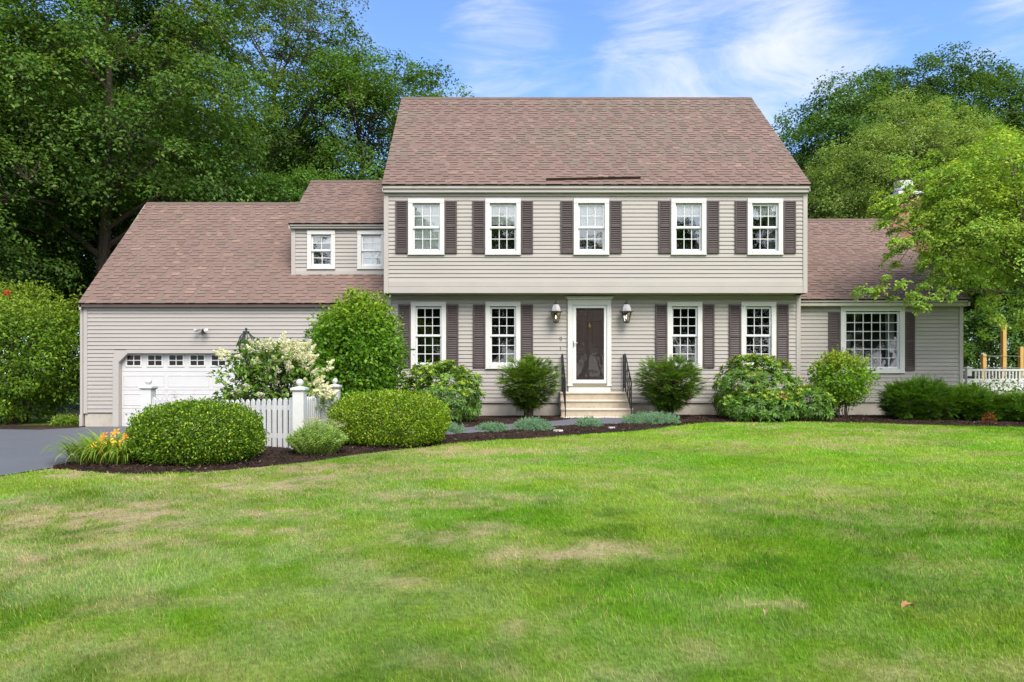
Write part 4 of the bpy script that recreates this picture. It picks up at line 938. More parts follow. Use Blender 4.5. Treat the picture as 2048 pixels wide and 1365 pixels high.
def make_tree(name, label, cat, x, y, zb, height, crown, tr=0.25, ncl=380, per=90, leaf=0.17, cl=0.75, pal=None, seed=1, group=None, lump_amp=0.35, flat=0.55, inner=0.35, lean=0.0, nlimb=12, extra=(), up=0.75, lw=0.55, trunk_top=None, mtl='leaf', droop=0.12, fork=None, clone=None, limb_min=0.28):
    """crown = (dx, dz centre height above base, rx, ry, rz)"""
    global rng
    rng = np.random.default_rng(seed * 101 + 7)
    t = thing(name, label, cat, (x, y, zb), group)
    dx, cz, rx, ry, rz = crown
    d = rdirs(ncl, -0.85); rad = lump(d, seed, lump_amp, 1.9) * (inner + (1 - inner) * rng.uniform(0, 1, len(d)) ** 0.45)
    Cc = np.array([dx, 0, cz]) + d * rad[:, None] * np.array([rx, ry, rz])
    if len(extra): Cc = np.vstack([Cc, np.array(extra, float)])
    Cc = Cc[Cc[:, 2] > 0.4]
    # trunk and limbs
    m_ = MB(); th = trunk_top or min(height * 0.78, cz + rz * 0.45)
    k = 9; tz = np.linspace(-0.3, th, k); wob = np.cumsum(rng.normal(0, 0.06 * height / 12, (k, 2)), 0); wob -= wob[0]
    path = np.stack([dx * 0.8 * (tz.clip(0) / th) ** 1.5 + wob[:, 0] + lean * tz / th, wob[:, 1], tz], -1)
    rad_t = tr * (1 - 0.8 * (tz.clip(0) / th) ** 0.8); rad_t[0] = tr * 1.35; rad_t[1] = max(rad_t[1], tr * 0.95)
    m_.tube(path, rad_t, 9)
    nodes = [path[i] for i in range(3, k)]
    tg = Cc[rng.choice(len(Cc), min(nlimb, len(Cc)), replace=False)]
    for p in tg:
        hd = np.linalg.norm(p[:2] - path[-1, :2]); s0 = np.clip((p[2] - 0.75 * hd) / th, limb_min, 0.95)
        a = np.array([np.interp(s0 * th, tz, path[:, j]) for j in range(3)])
        q = np.linspace(0, 1, 6)[:, None]; mid = (a + p) / 2 + [0, 0, 0.10 * hd] + rng.normal(0, 0.12, 3)
        c_ = (1 - q) ** 2 * a + 2 * q * (1 - q) * mid + q ** 2 * p; r0 = tr * 0.42 * (1 - 0.6 * s0)
        m_.tube(c_, r0 * (1 - 0.85 * q[:, 0]), 6); nodes += [c_[i] for i in range(1, 6)]
    nd = np.array(nodes)
    for p in Cc:
        if rng.uniform() < 0.8:
            b = nd[np.argmin(((nd - p) ** 2).sum(1) + 0.4 * np.maximum(0, nd[:, 2] - p[2]) ** 2)]
            mid = (b + p) / 2 + [0, 0, 0.08]; m_.tube([b, mid, p], [max(0.012, tr * 0.07), max(0.009, tr * 0.05), 0.006], 4, caps=False)
    child(m_.build('trunk', M['bark'], None, True), t)
    # leaves
    n = len(Cc) * per; ci = np.repeat(np.arange(len(Cc)), per)
    csz = rng.uniform(0.6, 1.35, len(Cc)) * cl
    if len(extra): csz[-len(extra):] *= 0.55
    outw = norm(Cc - np.array([dx, 0, cz - 0.3 * rz]))
    bn = norm(outw * 0.55 + np.array([0, 0, 0.8]) + rng.normal(size=(len(Cc), 3)) * 0.22)       # each bough is a ragged dome facing out and up
    bu = norm(np.cross(bn, rng.normal(size=(len(Cc), 3)))); bv = np.cross(bn, bu)
    lobes = rng.integers(3, 6, len(Cc)); ph = rng.uniform(0, 6.28, len(Cc)); el = rng.uniform(0.65, 1.0, len(Cc))
    th_ = rng.uniform(0, 2 * pi, n); rr_ = np.sqrt(rng.uniform(0, 1, n)) * (0.78 + 0.3 * np.cos(lobes[ci] * th_ + ph[ci])) + rng.normal(0, 0.05, n)
    dome = flat * (1.0 - rr_ ** 2) + rng.normal(0, 0.10, n) - np.abs(rng.normal(0, 0.16, n)) * flat
    P = Cc[ci] + (bu[ci] * (rr_ * np.cos(th_))[:, None] + bv[ci] * (rr_ * np.sin(th_) * el[ci])[:, None] + bn[ci] * dome[:, None]) * csz[ci][:, None]
    outw = outw[ci]
    Nn = norm(bn[ci] * 0.8 + (bu[ci] * (rr_ * np.cos(th_))[:, None] + bv[ci] * (rr_ * np.sin(th_))[:, None]) * 0.5 + np.array([0, 0, 0.25 * up]) + rng.normal(size=(n, 3)) * 0.45)
    D = norm(np.cross(Nn, rng.normal(size=(n, 3)))) + outw * 0.35 + np.array([0, 0, -0.18])
    pal_ = pal or [(0.05, 0.10, 0.02)]
    tint = rng.uniform(0.78, 1.22, len(Cc))[ci][:, None]
    yel = rng.uniform(-1, 1, len(Cc))[ci][:, None] * np.array([0.12, 0.03, -0.05])
    C = pick(pal_, n, 0.2) * tint * (1 + yel)
    L = rng.uniform(0.7, 1.25, n) * leaf
    leaf_obj('crown', P, D, Nn, L, L * lw, C, M[mtl], t, droop=droop)
    return t
def clone_tree(src, label, x, y, zb, rot, s, group=None):
    c = src.copy(); col.objects.link(c); c.location = (x, y, zb); c.rotation_euler = (0, 0, rot); c.scale = (s, s, s)
    c['label'] = label
    if group: c['group'] = group
    for ch in src.children:
        d = ch.copy(); col.objects.link(d); d.parent = c
    return c
OAK = [(0.0599, 0.1156, 0.0238), (0.0787, 0.1356, 0.029), (0.0486, 0.0944, 0.0224), (0.1, 0.1474, 0.033)]
DARK = [(0.0449, 0.0855, 0.0238), (0.0562, 0.101, 0.029), (0.0702, 0.1188, 0.0317)]
AIRY = [(0.0658, 0.1043, 0.029), (0.0816, 0.1217, 0.033), (0.0553, 0.0905, 0.0264)]
PALE = [(0.175, 0.2315, 0.0672), (0.1531, 0.2117, 0.0588), (0.1969, 0.2514, 0.0924)]
LIME = [(0.2534, 0.348, 0.0532), (0.2028, 0.293, 0.0494), (0.2851, 0.3491, 0.0665), (0.1584, 0.2431, 0.0532)]
gl = 'tall trees behind the garage'; gr = 'tall trees behind the right wing'
Z0 = 0.15
T = {}
T['oak'] = make_tree('oak_tree', 'great dark green oak with thick trunk, left of the garage roof', 'tree', -14.9, 25.0, Z0, 19, (0.3, 11.8, 5.6, 4.6, 6.6), 0.34, 400, 220, 0.145, 1.35, OAK, 3, gl, nlimb=18, flat=0.42)
T['oak2'] = make_tree('oak_tree', 'oak with low spreading green boughs at the left edge, above the flowering shrub', 'tree', -19.0, 22.5, Z0, 16, (0.0, 8.2, 4.6, 4.0, 5.8), 0.3, 320, 220, 0.135, 1.25, OAK, 5, gl, nlimb=14, flat=0.40)
T['airy'] = make_tree('tall_tree', 'tall airy tree with pale forked trunk and sky showing through its crown', 'tree', -12.4, 34.0, Z0, 23, (0.6, 15.5, 5.0, 4.6, 6.8), 0.33, 300, 130, 0.15, 1.05, AIRY, 8, gl, nlimb=20, inner=0.3, lump_amp=0.5, trunk_top=17)
T['mid'] = make_tree('tall_tree', 'rounded green tree rising just left of the main roof peak', 'tree', -7.3, 34.0, Z0, 18, (0.0, 12.0, 4.3, 4.0, 5.3), 0.28, 340, 190, 0.15, 1.15, [(0.070, 0.128, 0.024), (0.085, 0.146, 0.028), (0.055, 0.104, 0.022)], 12, gl, lump_amp=0.4)
T['mid2'] = make_tree('tall_tree', 'lower tree whose crown ends in loose sprays against the sky over the main ridge', 'tree', -4.1, 35.5, Z0, 15, (0.2, 11.2, 2.9, 3.0, 4.2), 0.24, 220, 160, 0.15, 1.0, [(0.085, 0.16, 0.024), (0.105, 0.185, 0.03)], 17, gl, lump_amp=0.5)
T['under'] = make_tree('understory_tree', 'bushy mid green tree filling the gap above the dormer roof', 'tree', -8.6, 28.5, Z0, 9.5, (0.0, 5.6, 3.1, 2.6, 4.0), 0.16, 230, 190, 0.135, 0.95, [(0.060, 0.118, 0.028), (0.078, 0.142, 0.036)], 23, gl, inner=0.4)
cl = [('under', 'bushy shaded tree behind the garage ridge', -11.9, 29.5, 1.2, 1.0), ('under', 'dark bushy tree beside the trunk of the great oak', -17.0, 29.0, 2.5, 0.95), ('under', 'low shaded tree in the gap left of the garage rake', -20.6, 28.0, 4.0, 0.85),
      ('oak2', 'tall oak far back between the great oak and the airy tree', -20.5, 36.0, 2.0, 1.35), ('airy', 'high thin crowned tree behind the great oak, top out of the photo', -19.0, 37.0, 2.4, 0.98),
      ('mid', 'dense tree standing behind the airy tree and the garage ridge', -14.5, 42.0, 1.0, 0.95), ('oak', 'far left oak mostly outside the photo', -26.0, 29.0, 1.6, 0.95), ('mid', 'leafy tree at the far left edge behind the flowering shrub', -24.0, 36, 3.3, 1.1), ('under', 'small dark tree behind the main roof rake, right of the dormer ridge', -5.4, 30.5, 5.0, 0.92), ('under', 'dark understory tree at the left edge behind the flowering shrub', -23.0, 27.0, 0.5, 0.9)]
cl += [('under', 'low bushy tree close behind the flowering shrub at the left edge', -18.6, 25.5, 2.9, 0.8), ('under', 'outermost low tree at the left edge behind the driveway', -25.5, 24.5, 4.4, 0.95)]
for k, lab, x, y, r_, s in cl: clone_tree(T[k], lab, x, y, Z0, r_, s, gl)
T['rd'] = make_tree('maple_tree', 'broad dark green maple whose crown slopes down to the main roof rake', 'tree', 15.6, 31.5, Z0, 14, (0.2, 8.8, 4.4, 4.0, 5.4), 0.3, 420, 320, 0.14, 1.25, [(0.062, 0.116, 0.032), (0.078, 0.135, 0.035), (0.050, 0.095, 0.028)], 31, gr, lump_amp=0.3)
T['rt'] = make_tree('pine_like_tree', 'tallest dark tree, its ragged peak highest on the right side', 'tree', 20.2, 33.5, Z0, 17.5, (0.0, 10.0, 4.3, 3.8, 6.0), 0.3, 420, 310, 0.14, 1.1, DARK, 37, gr, lump_amp=0.45)
clone_tree(T['rd'], 'mid green maple at the right photo edge beyond the tallest dark tree', 25.6, 34.5, Z0, 2.2, 1.13, gr)
clone_tree(T['rd'], 'low dark tree filling the gap between the main roof rake and the wing ridge', 13.2, 36.5, Z0, 4.1, 0.72, gr)
clone_tree(T['under'], 'dark shaded tree behind the yellow pine posts', 19.6, 26.0, Z0, 0.8, 0.80, gr)
clone_tree(T['under'], 'dark bushy tree at the right edge behind the vinyl fence', 23.0, 27.5, Z0, 3.0, 0.9, gr)
clone_tree(T['under'], 'shaded bush between the wing corner and the pine posts', 16.6, 28.0, Z0, 2.0, 0.72, gr)
clone_tree(T['under'], 'lowest dark bush right behind the pine posts and the vinyl fence', 17.3, 24.6, Z0 - 1.0, 3.6, 0.66, gr)
clone_tree(T['under'], 'dark bush behind the medium height pine post', 20.4, 24.2, Z0 - 1.0, 5.1, 0.7, gr)
clone_tree(T['under'], 'dark bush between the wing corner and the short pine post', 15.2, 24.8, Z0 - 1.0, 1.3, 0.5, gr)
T['pale'] = make_tree('locust_tree', 'pale olive green tree with feathery crown behind the brick chimney', 'tree', 15.6, 26.0, Z0, 10.5, (0.0, 7.2, 4.2, 2.8, 4.2), 0.2, 400, 210, 0.105, 0.85, PALE, 41, None, inner=0.45, lump_amp=0.4, lw=0.4)
T['pale2'] = clone_tree(T['pale'], 'olive green tree partly hidden behind the main roof corner and the wing ridge', 12.4, 28.5, Z0, 2.0, 0.80)
# ornamental tree in front of the right wing; explicit low sprays over the roof and fascia
ex = []
ox, oy, oz = 13.35, 16.9, 0.36
rng = np.random.default_rng(77)
def spray(px0, py0, px1, py1, Y, n, s=0.13):
    for k in range(n):
        u = k / max(1, n - 1); ex.append((PX(px0 + (px1 - px0) * u, Y) - ox + rng.normal(0, s), Y - oy + rng.normal(0, 0.2), PZ(py0 + (py1 - py0) * u, Y) - oz + rng.normal(0, s * 0.7)))
spray(1765, 582, 1850, 590, 16.4, 6); spray(1725, 575, 1765, 582, 16.4, 3, 0.08); spray(1850, 588, 1990, 545, 16.6, 9); spray(1830, 618, 1880, 600, 16.3, 4, 0.08); spray(1835, 480, 1790, 500, 16.6, 5); spray(1850, 525, 1900, 520, 16.6, 4); spray(1925, 440, 1770, 430, 16.8, 7)
spray(1960, 600, 2048, 640, 16.7, 7, 0.2); spray(1980, 660, 2048, 650, 16.8, 4); spray(1900, 560, 2048, 580, 17, 8, 0.2); spray(1880, 470, 1760, 455, 16.8, 5); spray(1900, 400, 1790, 385, 17.0, 9, 0.22); spray(1840, 430, 1760, 420, 17.0, 7, 0.2); spray(1900, 350, 1800, 350, 17.0, 7, 0.25); spray(1860, 500, 1765, 505, 16.9, 7, 0.2); spray(1770, 405, 1850, 415, 17.2, 6, 0.13); spray(1775, 450, 1860, 455, 17.1, 6, 0.15); spray(1790, 425, 1840, 432, 17.1, 4, 0.1)
orn = make_tree('ornamental_tree', 'bright yellow green ornamental tree with branches hanging over the right wing roof', 'tree', ox, oy, oz, 7.0, (-0.85, 5.0, 2.45, 1.9, 2.2), 0.11, 400, 105, 0.085, 0.48, LIME, 53, None, inner=0.35, lump_amp=0.35, flat=0.5, extra=ex, lw=0.5, nlimb=22, up=0.9, trunk_top=4.6, limb_min=0.66)
# wood on the far side of the lawn (mirrored in the window panes)
gb_ = 'trees across the lawn behind the viewer'
for i, (k, x, y, r_, s) in enumerate((('oak2', -22, -34, 0.3, 0.9), ('rd', -11, -38, 1.1, 1.0), ('mid', -2, -33, 2.1, 0.82), ('oak2', 8, -37, 3.0, 0.92), ('rd', 17, -35, 4.0, 0.95), ('mid', 26, -37, 5.0, 0.9), ('under', 3, -31, 0.4, 1.0), ('under', -7, -32, 1.4, 1.0), ('under', 13, -32, 2.4, 1.0), ('rd', -31, -38, 2, 1.05), ('oak2', 36, -38, 1, 1.0), ('rd', 44, -36, 2, 1.0), ('under', 30, -31, 1, 1.1), ('under', 38, -32, 3, 1.1), ('under', 20, -30, 2, 1.1), ('under', -2, -29, 5, 1.1), ('under', 8.5, -30, 3.4, 1.1), ('under', 25, -29, 3.4, 1.1))):
    s *= 1.22; clone_tree(T[k], ('leafy tree across the lawn, seen only as a reflection in the window panes'), x, y, 0.0, r_, s, gb_)

# ------------------------------------------------------------------ shrubs
def shrub_leaves(n, rx, ry, rz, zc, seed, expo=2.0, lump_amp=0.15, lf=2.0, shell=0.35, zmin=-0.9):
    d = rdirs(n, zmin); n = len(d)
    if expo != 2.0:
        s = (np.abs(d) ** expo).sum(1) ** (-1 / expo); r0 = s
    else: r0 = np.ones(n)
    rad = r0 * lump(d, seed, lump_amp, lf) * (1 - shell * rng.uniform(0, 1, n) ** 1.8)
    P = d * rad[:, None] * np.array([rx, ry, rz]) + [0, 0, zc]
    nrm = norm(d / np.array([rx, ry, rz])); return P, nrm
def stems(n, rx, ry, h, seed, r=0.012, base=0.12):
    m_ = MB(); g = np.random.default_rng(seed)
    for k in range(n):
        a = g.uniform(0, 2 * pi); b = g.uniform(0, 1) ** 0.5
        p0 = np.array([base * cos(a), base * sin(a), -0.05]); p1 = np.array([rx * b * cos(a), ry * b * sin(a), h * g.uniform(0.6, 1)])
        mid = (p0 + p1) / 2 + [-0.12 * rx * cos(a), -0.12 * ry * sin(a), 0.1 * h]
        m_.tube([p0, mid, p1], [r, r * 0.75, r * 0.35], 5)
    return m_
def plant(name, label, cat, x, y, group=None, z=None):
    return thing(name, label, cat, (x, y, (float(ground_z(x, y)) + 0.02) if z is None else z), group)
def boxwood(label, px0, px1, ptop, pbot, Y, ry, seed, pal, n=30000):
    global rng
    rng = np.random.default_rng(seed)
    x0, x1, z1, z0 = PX(px0, Y), PX(px1, Y), PZ(ptop, Y), PZ(pbot, Y); x = (x0 + x1) / 2
    zg = float(ground_z(x, Y)) + 0.02
    t = plant('boxwood_shrub', label, 'shrub', x, Y, 'clipped boxwoods by the picket fence'); h = z1 - zg; rx = (x1 - x0) / 2
    P, nr = shrub_leaves(n, rx, ry, h * 0.56, h * 0.47, seed, 2.6, 0.09, 3.4, 0.30, -0.97)
    n = len(P); P += nr * rng.normal(0, 0.022, (n, 1)) - nr * 0.05 * sstep(0.5, 0.8, fbm(P * 7, 2, seed + 9))[:, None] + nr * (rng.uniform(size=(n, 1)) < 0.06) * rng.uniform(0, 0.05, (n, 1)); keep = P[:, 2] > 0.015; P, nr = P[keep], nr[keep]; n = len(P)
    D = norm(nr * 0.9 + [0, 0, 0.45] + rng.normal(size=(n, 3)) * 0.6); Nn = norm(nr + [0, 0, 0.4] + rng.normal(size=(n, 3)) * 0.5)
    L = rng.uniform(0.024, 0.042, n)
    leaf_obj('foliage', P, D, Nn, L, L * 0.62, pick(pal, n, 0.25) * (0.75 + 0.5 * fbm(P * 5, 2, seed))[:, None], M['shiny'], t)
    child(stems(40, rx * 0.85, ry * 0.8, h * 0.8, seed, 0.014, 0.2).build('stem', M['bark']), t)
    return t
BOXA = [(0.0624, 0.1232, 0.009), (0.084, 0.154, 0.01), (0.228, 0.297, 0.028), (0.0456, 0.0935, 0.008)]
BOXB = [(0.1176, 0.187, 0.01), (0.1512, 0.2255, 0.014), (0.2576, 0.3135, 0.028), (0.0739, 0.1375, 0.01)]
boxwood('round clipped dark green boxwood at the driveway corner, beside the daylilies', 277, 517, 810, 935, 9.85, 0.68, 3, BOXA, 46000)
boxwood('broad clipped yellow green boxwood right of the fence posts', 662, 897, 789, 895, 11.9, 0.82, 4, BOXB, 46000)

def leafy(name, label, cat, px0, px1, ptop, Y, ry, seed, pal, n, L0, lw, expo=2.0, lump_amp=0.22, lf=2.4, shell=0.45, zfrac=0.52, mtl='leaf', nst=26, group=None, tips=None, up=0.5, st_r=0.012, zlift=0.0, clump=0, base=0.12, zmin=-0.92, droop=0.15, shoots=0, sl=0.4):
    global rng
    rng = np.random.default_rng(seed + 900)
    x0, x1, z1 = PX(px0, Y), PX(px1, Y), PZ(ptop, Y); x = (x0 + x1) / 2
    t = plant(name, label, cat, x, Y, group); zg = t.location[2]; h = z1 - zg; rx = (x1 - x0) / 2
    P, nr = shrub_leaves(n if not clump else n // clump, rx * 0.97, ry, (h - zlift) * (1 - zfrac) * 1.0, zlift + (h - zlift) * zfrac, seed, expo, lump_amp, lf, shell, zmin)
    if clump:
        k = len(P); ci = np.repeat(np.arange(k), clump); tint = rng.uniform(0.72, 1.28, k)[ci]
        nr = nr[ci]; P = P[ci] + rng.normal(size=(k * clump, 3)) * np.array([0.09, 0.09, 0.055]) * (L0 / 0.06) ** 0.7
    else: tint = np.ones(len(P))
    sm_ = MB()
    if shoots:
        d = rdirs(shoots, 0.0); r0 = (np.abs(d) ** expo).sum(1) ** (-1 / expo)
        b0 = d * (r0 * lump(d, seed, lump_amp, lf) * 0.9)[:, None] * np.array([rx, ry, (h - zlift) * (1 - zfrac)]) + [0, 0, zlift + (h - zlift) * zfrac]
        ax_ = norm(d * 0.6 + [0, 0, 0.9] + rng.normal(size=d.shape) * 0.25); ln = rng.uniform(0.4, 1.0, len(d)) * sl
        for q in range(len(d)): sm_.tube([b0[q], b0[q] + ax_[q] * ln[q]], [0.006, 0.003], 4, caps=False)
        ns_ = 16; cj = np.repeat(np.arange(len(d)), ns_); u_ = np.tile(np.linspace(0.0, 1, ns_), len(d))
        P = np.vstack([P, b0[cj] + ax_[cj] * (u_ * ln[cj])[:, None]]); rd0 = norm(rng.normal(size=(len(cj), 3)) + [0, 0, 0.3])
        nr = np.vstack([nr, norm(rd0 + ax_[cj] * 0.3)]); tint = np.r_[tint, np.full(len(cj), 1.12)]
    keep = P[:, 2] > 0.04; P, nr, tint = P[keep], nr[keep], tint[keep]; n = len(P)
    Nn = norm(nr * 0.6 + [0, 0, up] + rng.normal(size=(n, 3)) * 0.5); D = norm(nr * 0.8 + rng.normal(size=(n, 3)) * 0.8 + [0, 0, -0.1])
    L = rng.uniform(0.7, 1.3, n) * L0; C = pick(pal, n, 0.22) * tint[:, None]
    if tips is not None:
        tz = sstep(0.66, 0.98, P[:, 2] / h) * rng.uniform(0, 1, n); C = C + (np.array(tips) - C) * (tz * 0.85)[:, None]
    leaf_obj('foliage', P, D, Nn, L, L * lw, C, M[mtl], t, droop=droop)
    st_ = stems(nst, rx * 0.8, ry * 0.8, h * 0.85, seed, st_r, base)
    if shoots: st_.add(sm_.v, sm_.f)
    child(st_.build('stem', M['bark']), t)
    return t
BURN = [(0.085, 0.185, 0.014), (0.11, 0.22, 0.018), (0.068, 0.15, 0.013), (0.14, 0.25, 0.025)]
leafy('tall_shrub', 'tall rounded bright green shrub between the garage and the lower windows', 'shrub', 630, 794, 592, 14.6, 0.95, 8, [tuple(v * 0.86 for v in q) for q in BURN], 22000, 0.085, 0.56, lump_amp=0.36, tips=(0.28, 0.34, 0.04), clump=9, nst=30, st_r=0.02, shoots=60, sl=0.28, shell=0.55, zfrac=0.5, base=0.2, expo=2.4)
LEFTS = [(0.11, 0.185, 0.018), (0.085, 0.15, 0.016), (0.15, 0.22, 0.025), (0.065, 0.125, 0.015)]
lf = leafy('flowering_shrub', 'large leafy shrub with a single red flower, left of the garage corner', 'shrub', -150, 188, 585, 19.6, 1.3, 15, LEFTS, 34000, 0.098, 0.5, lump_amp=0.5, clump=14, nst=40, st_r=0.025, tips=(0.24, 0.28, 0.05), base=0.4, expo=2.4, lf=2.4, shoots=170, sl=0.6)
leafy('leggy_shrub', 'light green upright shrub with bare thin stems below the picture window', 'shrub', 1628, 1735, 706, 17.0, 0.55, 19, [(0.12, 0.225, 0.016), (0.15, 0.255, 0.02), (0.095, 0.18, 0.014)], 6400, 0.075, 0.5, zlift=0.35, lump_amp=0.25, tips=(0.34, 0.30, 0.06), clump=6, nst=22, st_r=0.010, zfrac=0.5, zmin=-1.0, shoots=30, sl=0.2)
# red flower and low growth by the left shrub
def flower_blob(name, P0, n, r, L, c, parent):
    P = np.array(P0) + norm(rng.normal(size=(n, 3))) * r * rng.uniform(0.4, 1, (n, 1)); d = norm(P - np.array(P0))
    return leaf_obj(name, P, d + rng.normal(size=(n, 3)) * 0.4, d + rng.normal(size=(n, 3)) * 0.5, L, L * 0.8, pick([c], n, 0.2), M['petal'], parent)
flower_blob('red_flower', (PX(13, 18.6) - lf.location[0], 18.6 - 19.6, PZ(586, 18.6) - lf.location[2]), 30, 0.055, 0.06, (0.55, 0.03, 0.03), lf)
leafy('ground_fern', 'low pale green leafy plants at the foot of the shrub by the garage corner', 'plant', 105, 160, 832, 18.4, 0.3, 27, [(0.14, 0.2, 0.03), (0.11, 0.17, 0.025)], 700, 0.11, 0.3, nst=8, st_r=0.006)

def rhododendron(label, px0, px1, ptop, Y, ry, seed, nros, newg=0.5, cx=None, rz_=None):
    global rng
    rng = np.random.default_rng(seed + 300)
    x0, x1, z1 = PX(px0, Y), PX(px1, Y), PZ(ptop, Y); x = (x0 + x1) / 2
    t = plant('rhododendron', label, 'shrub', x, Y, 'rhododendrons along the foundation'); h = z1 - t.location[2]; rx = (x1 - x0) / 2
    Pc, nr = shrub_leaves(nros, rx * 0.95, ry, h * 0.56, h * 0.42, seed, 2.2, 0.22, 2.6, 0.28, -0.75)
    k = Pc[:, 2] > 0.08; Pc, nr = Pc[k], nr[k]; m = len(Pc)
    ax = norm(nr + [0, 0, 0.55] + rng.normal(size=(m, 3)) * 0.3)
    nl = 9; ci = np.repeat(np.arange(m), nl); ph = np.tile(np.arange(nl) * 2 * pi / nl, m) + rng.uniform(0, 6, m)[ci]
    u = norm(np.cross(ax, [0.3, 0.5, 0.2])); v = np.cross(ax, u)
    rd_ = u[ci] * np.cos(ph)[:, None] + v[ci] * np.sin(ph)[:, None]
    tilt = rng.uniform(-0.35, 0.55, len(ci))[:, None]
    D = norm(rd_ + ax[ci] * tilt); Nn = norm(ax[ci] + rd_ * (-tilt) + rng.normal(size=D.shape) * 0.1)
    P = Pc[ci] + rd_ * 0.012
    C = pick([(0.070, 0.140, 0.022), (0.085, 0.160, 0.028), (0.055, 0.115, 0.018), (0.105, 0.175, 0.050)], len(ci), 0.2) * rng.uniform(0.8, 1.25, m)[ci][:, None]
    L = rng.uniform(0.085, 0.14, len(ci))
    up = (Pc[:, 2] / h) + rng.normal(0, 0.25, m); isn = np.where(up > 0.95 - newg * 0.7)[0]
    nn = 7; cj = np.repeat(isn, nn); ph2 = np.tile(np.arange(nn) * 2 * pi / nn + 0.4, len(isn)) + rng.uniform(0, 0.5, len(isn) * nn); r2 = u[cj] * np.cos(ph2)[:, None] + v[cj] * np.sin(ph2)[:, None]
    D2 = norm(r2 * 0.75 + ax[cj] * 0.9); N2 = norm(ax[cj] - r2 * 0.5)
    C2 = pick([(0.20, 0.265, 0.03), (0.165, 0.235, 0.026), (0.24, 0.27, 0.04)], len(cj), 0.2)
    leaf_obj('foliage', np.vstack([P, Pc[cj] + ax[cj] * 0.02]), np.vstack([D, D2]), np.vstack([Nn, N2]), np.r_[L, rng.uniform(0.085, 0.125, len(cj))], np.r_[L * 0.33, np.full(len(cj), 0.038)], np.vstack([C, C2]), M['shiny'], t)
    child(stems(26, rx * 0.85, ry * 0.85, h * 0.75, seed, 0.018, 0.2).build('stem', M['bark']), t)
    return t
rhododendron('rounded rhododendron with yellow green new growth under the leftmost lower window', 796, 968, 724, 15.9, 1.05, 2, 620, 0.55)
rhododendron('tall rhododendron below the two lower windows right of the door', 1424, 1602, 712, 17.05, 0.85, 5, 560, 0.35)
r3 = rhododendron('low spreading rhododendron in front, at the lawn edge, with a red leaf spray', 1440, 1600, 782, 16.35, 0.65, 7, 420, 0.25)
rhododendron('small rhododendron between the lawn edge and the leggy shrub', 1560, 1668, 775, 16.5, 0.6, 9, 300, 0.2)
rng = np.random.default_rng(5)
flower_blob('red_leaf_spray', (PX(1568, 15.8) - r3.location[0], 15.85 - 16.35, PZ(790, 15.8) - r3.location[2]), 8, 0.05, 0.07, (0.20, 0.05, 0.045), r3)

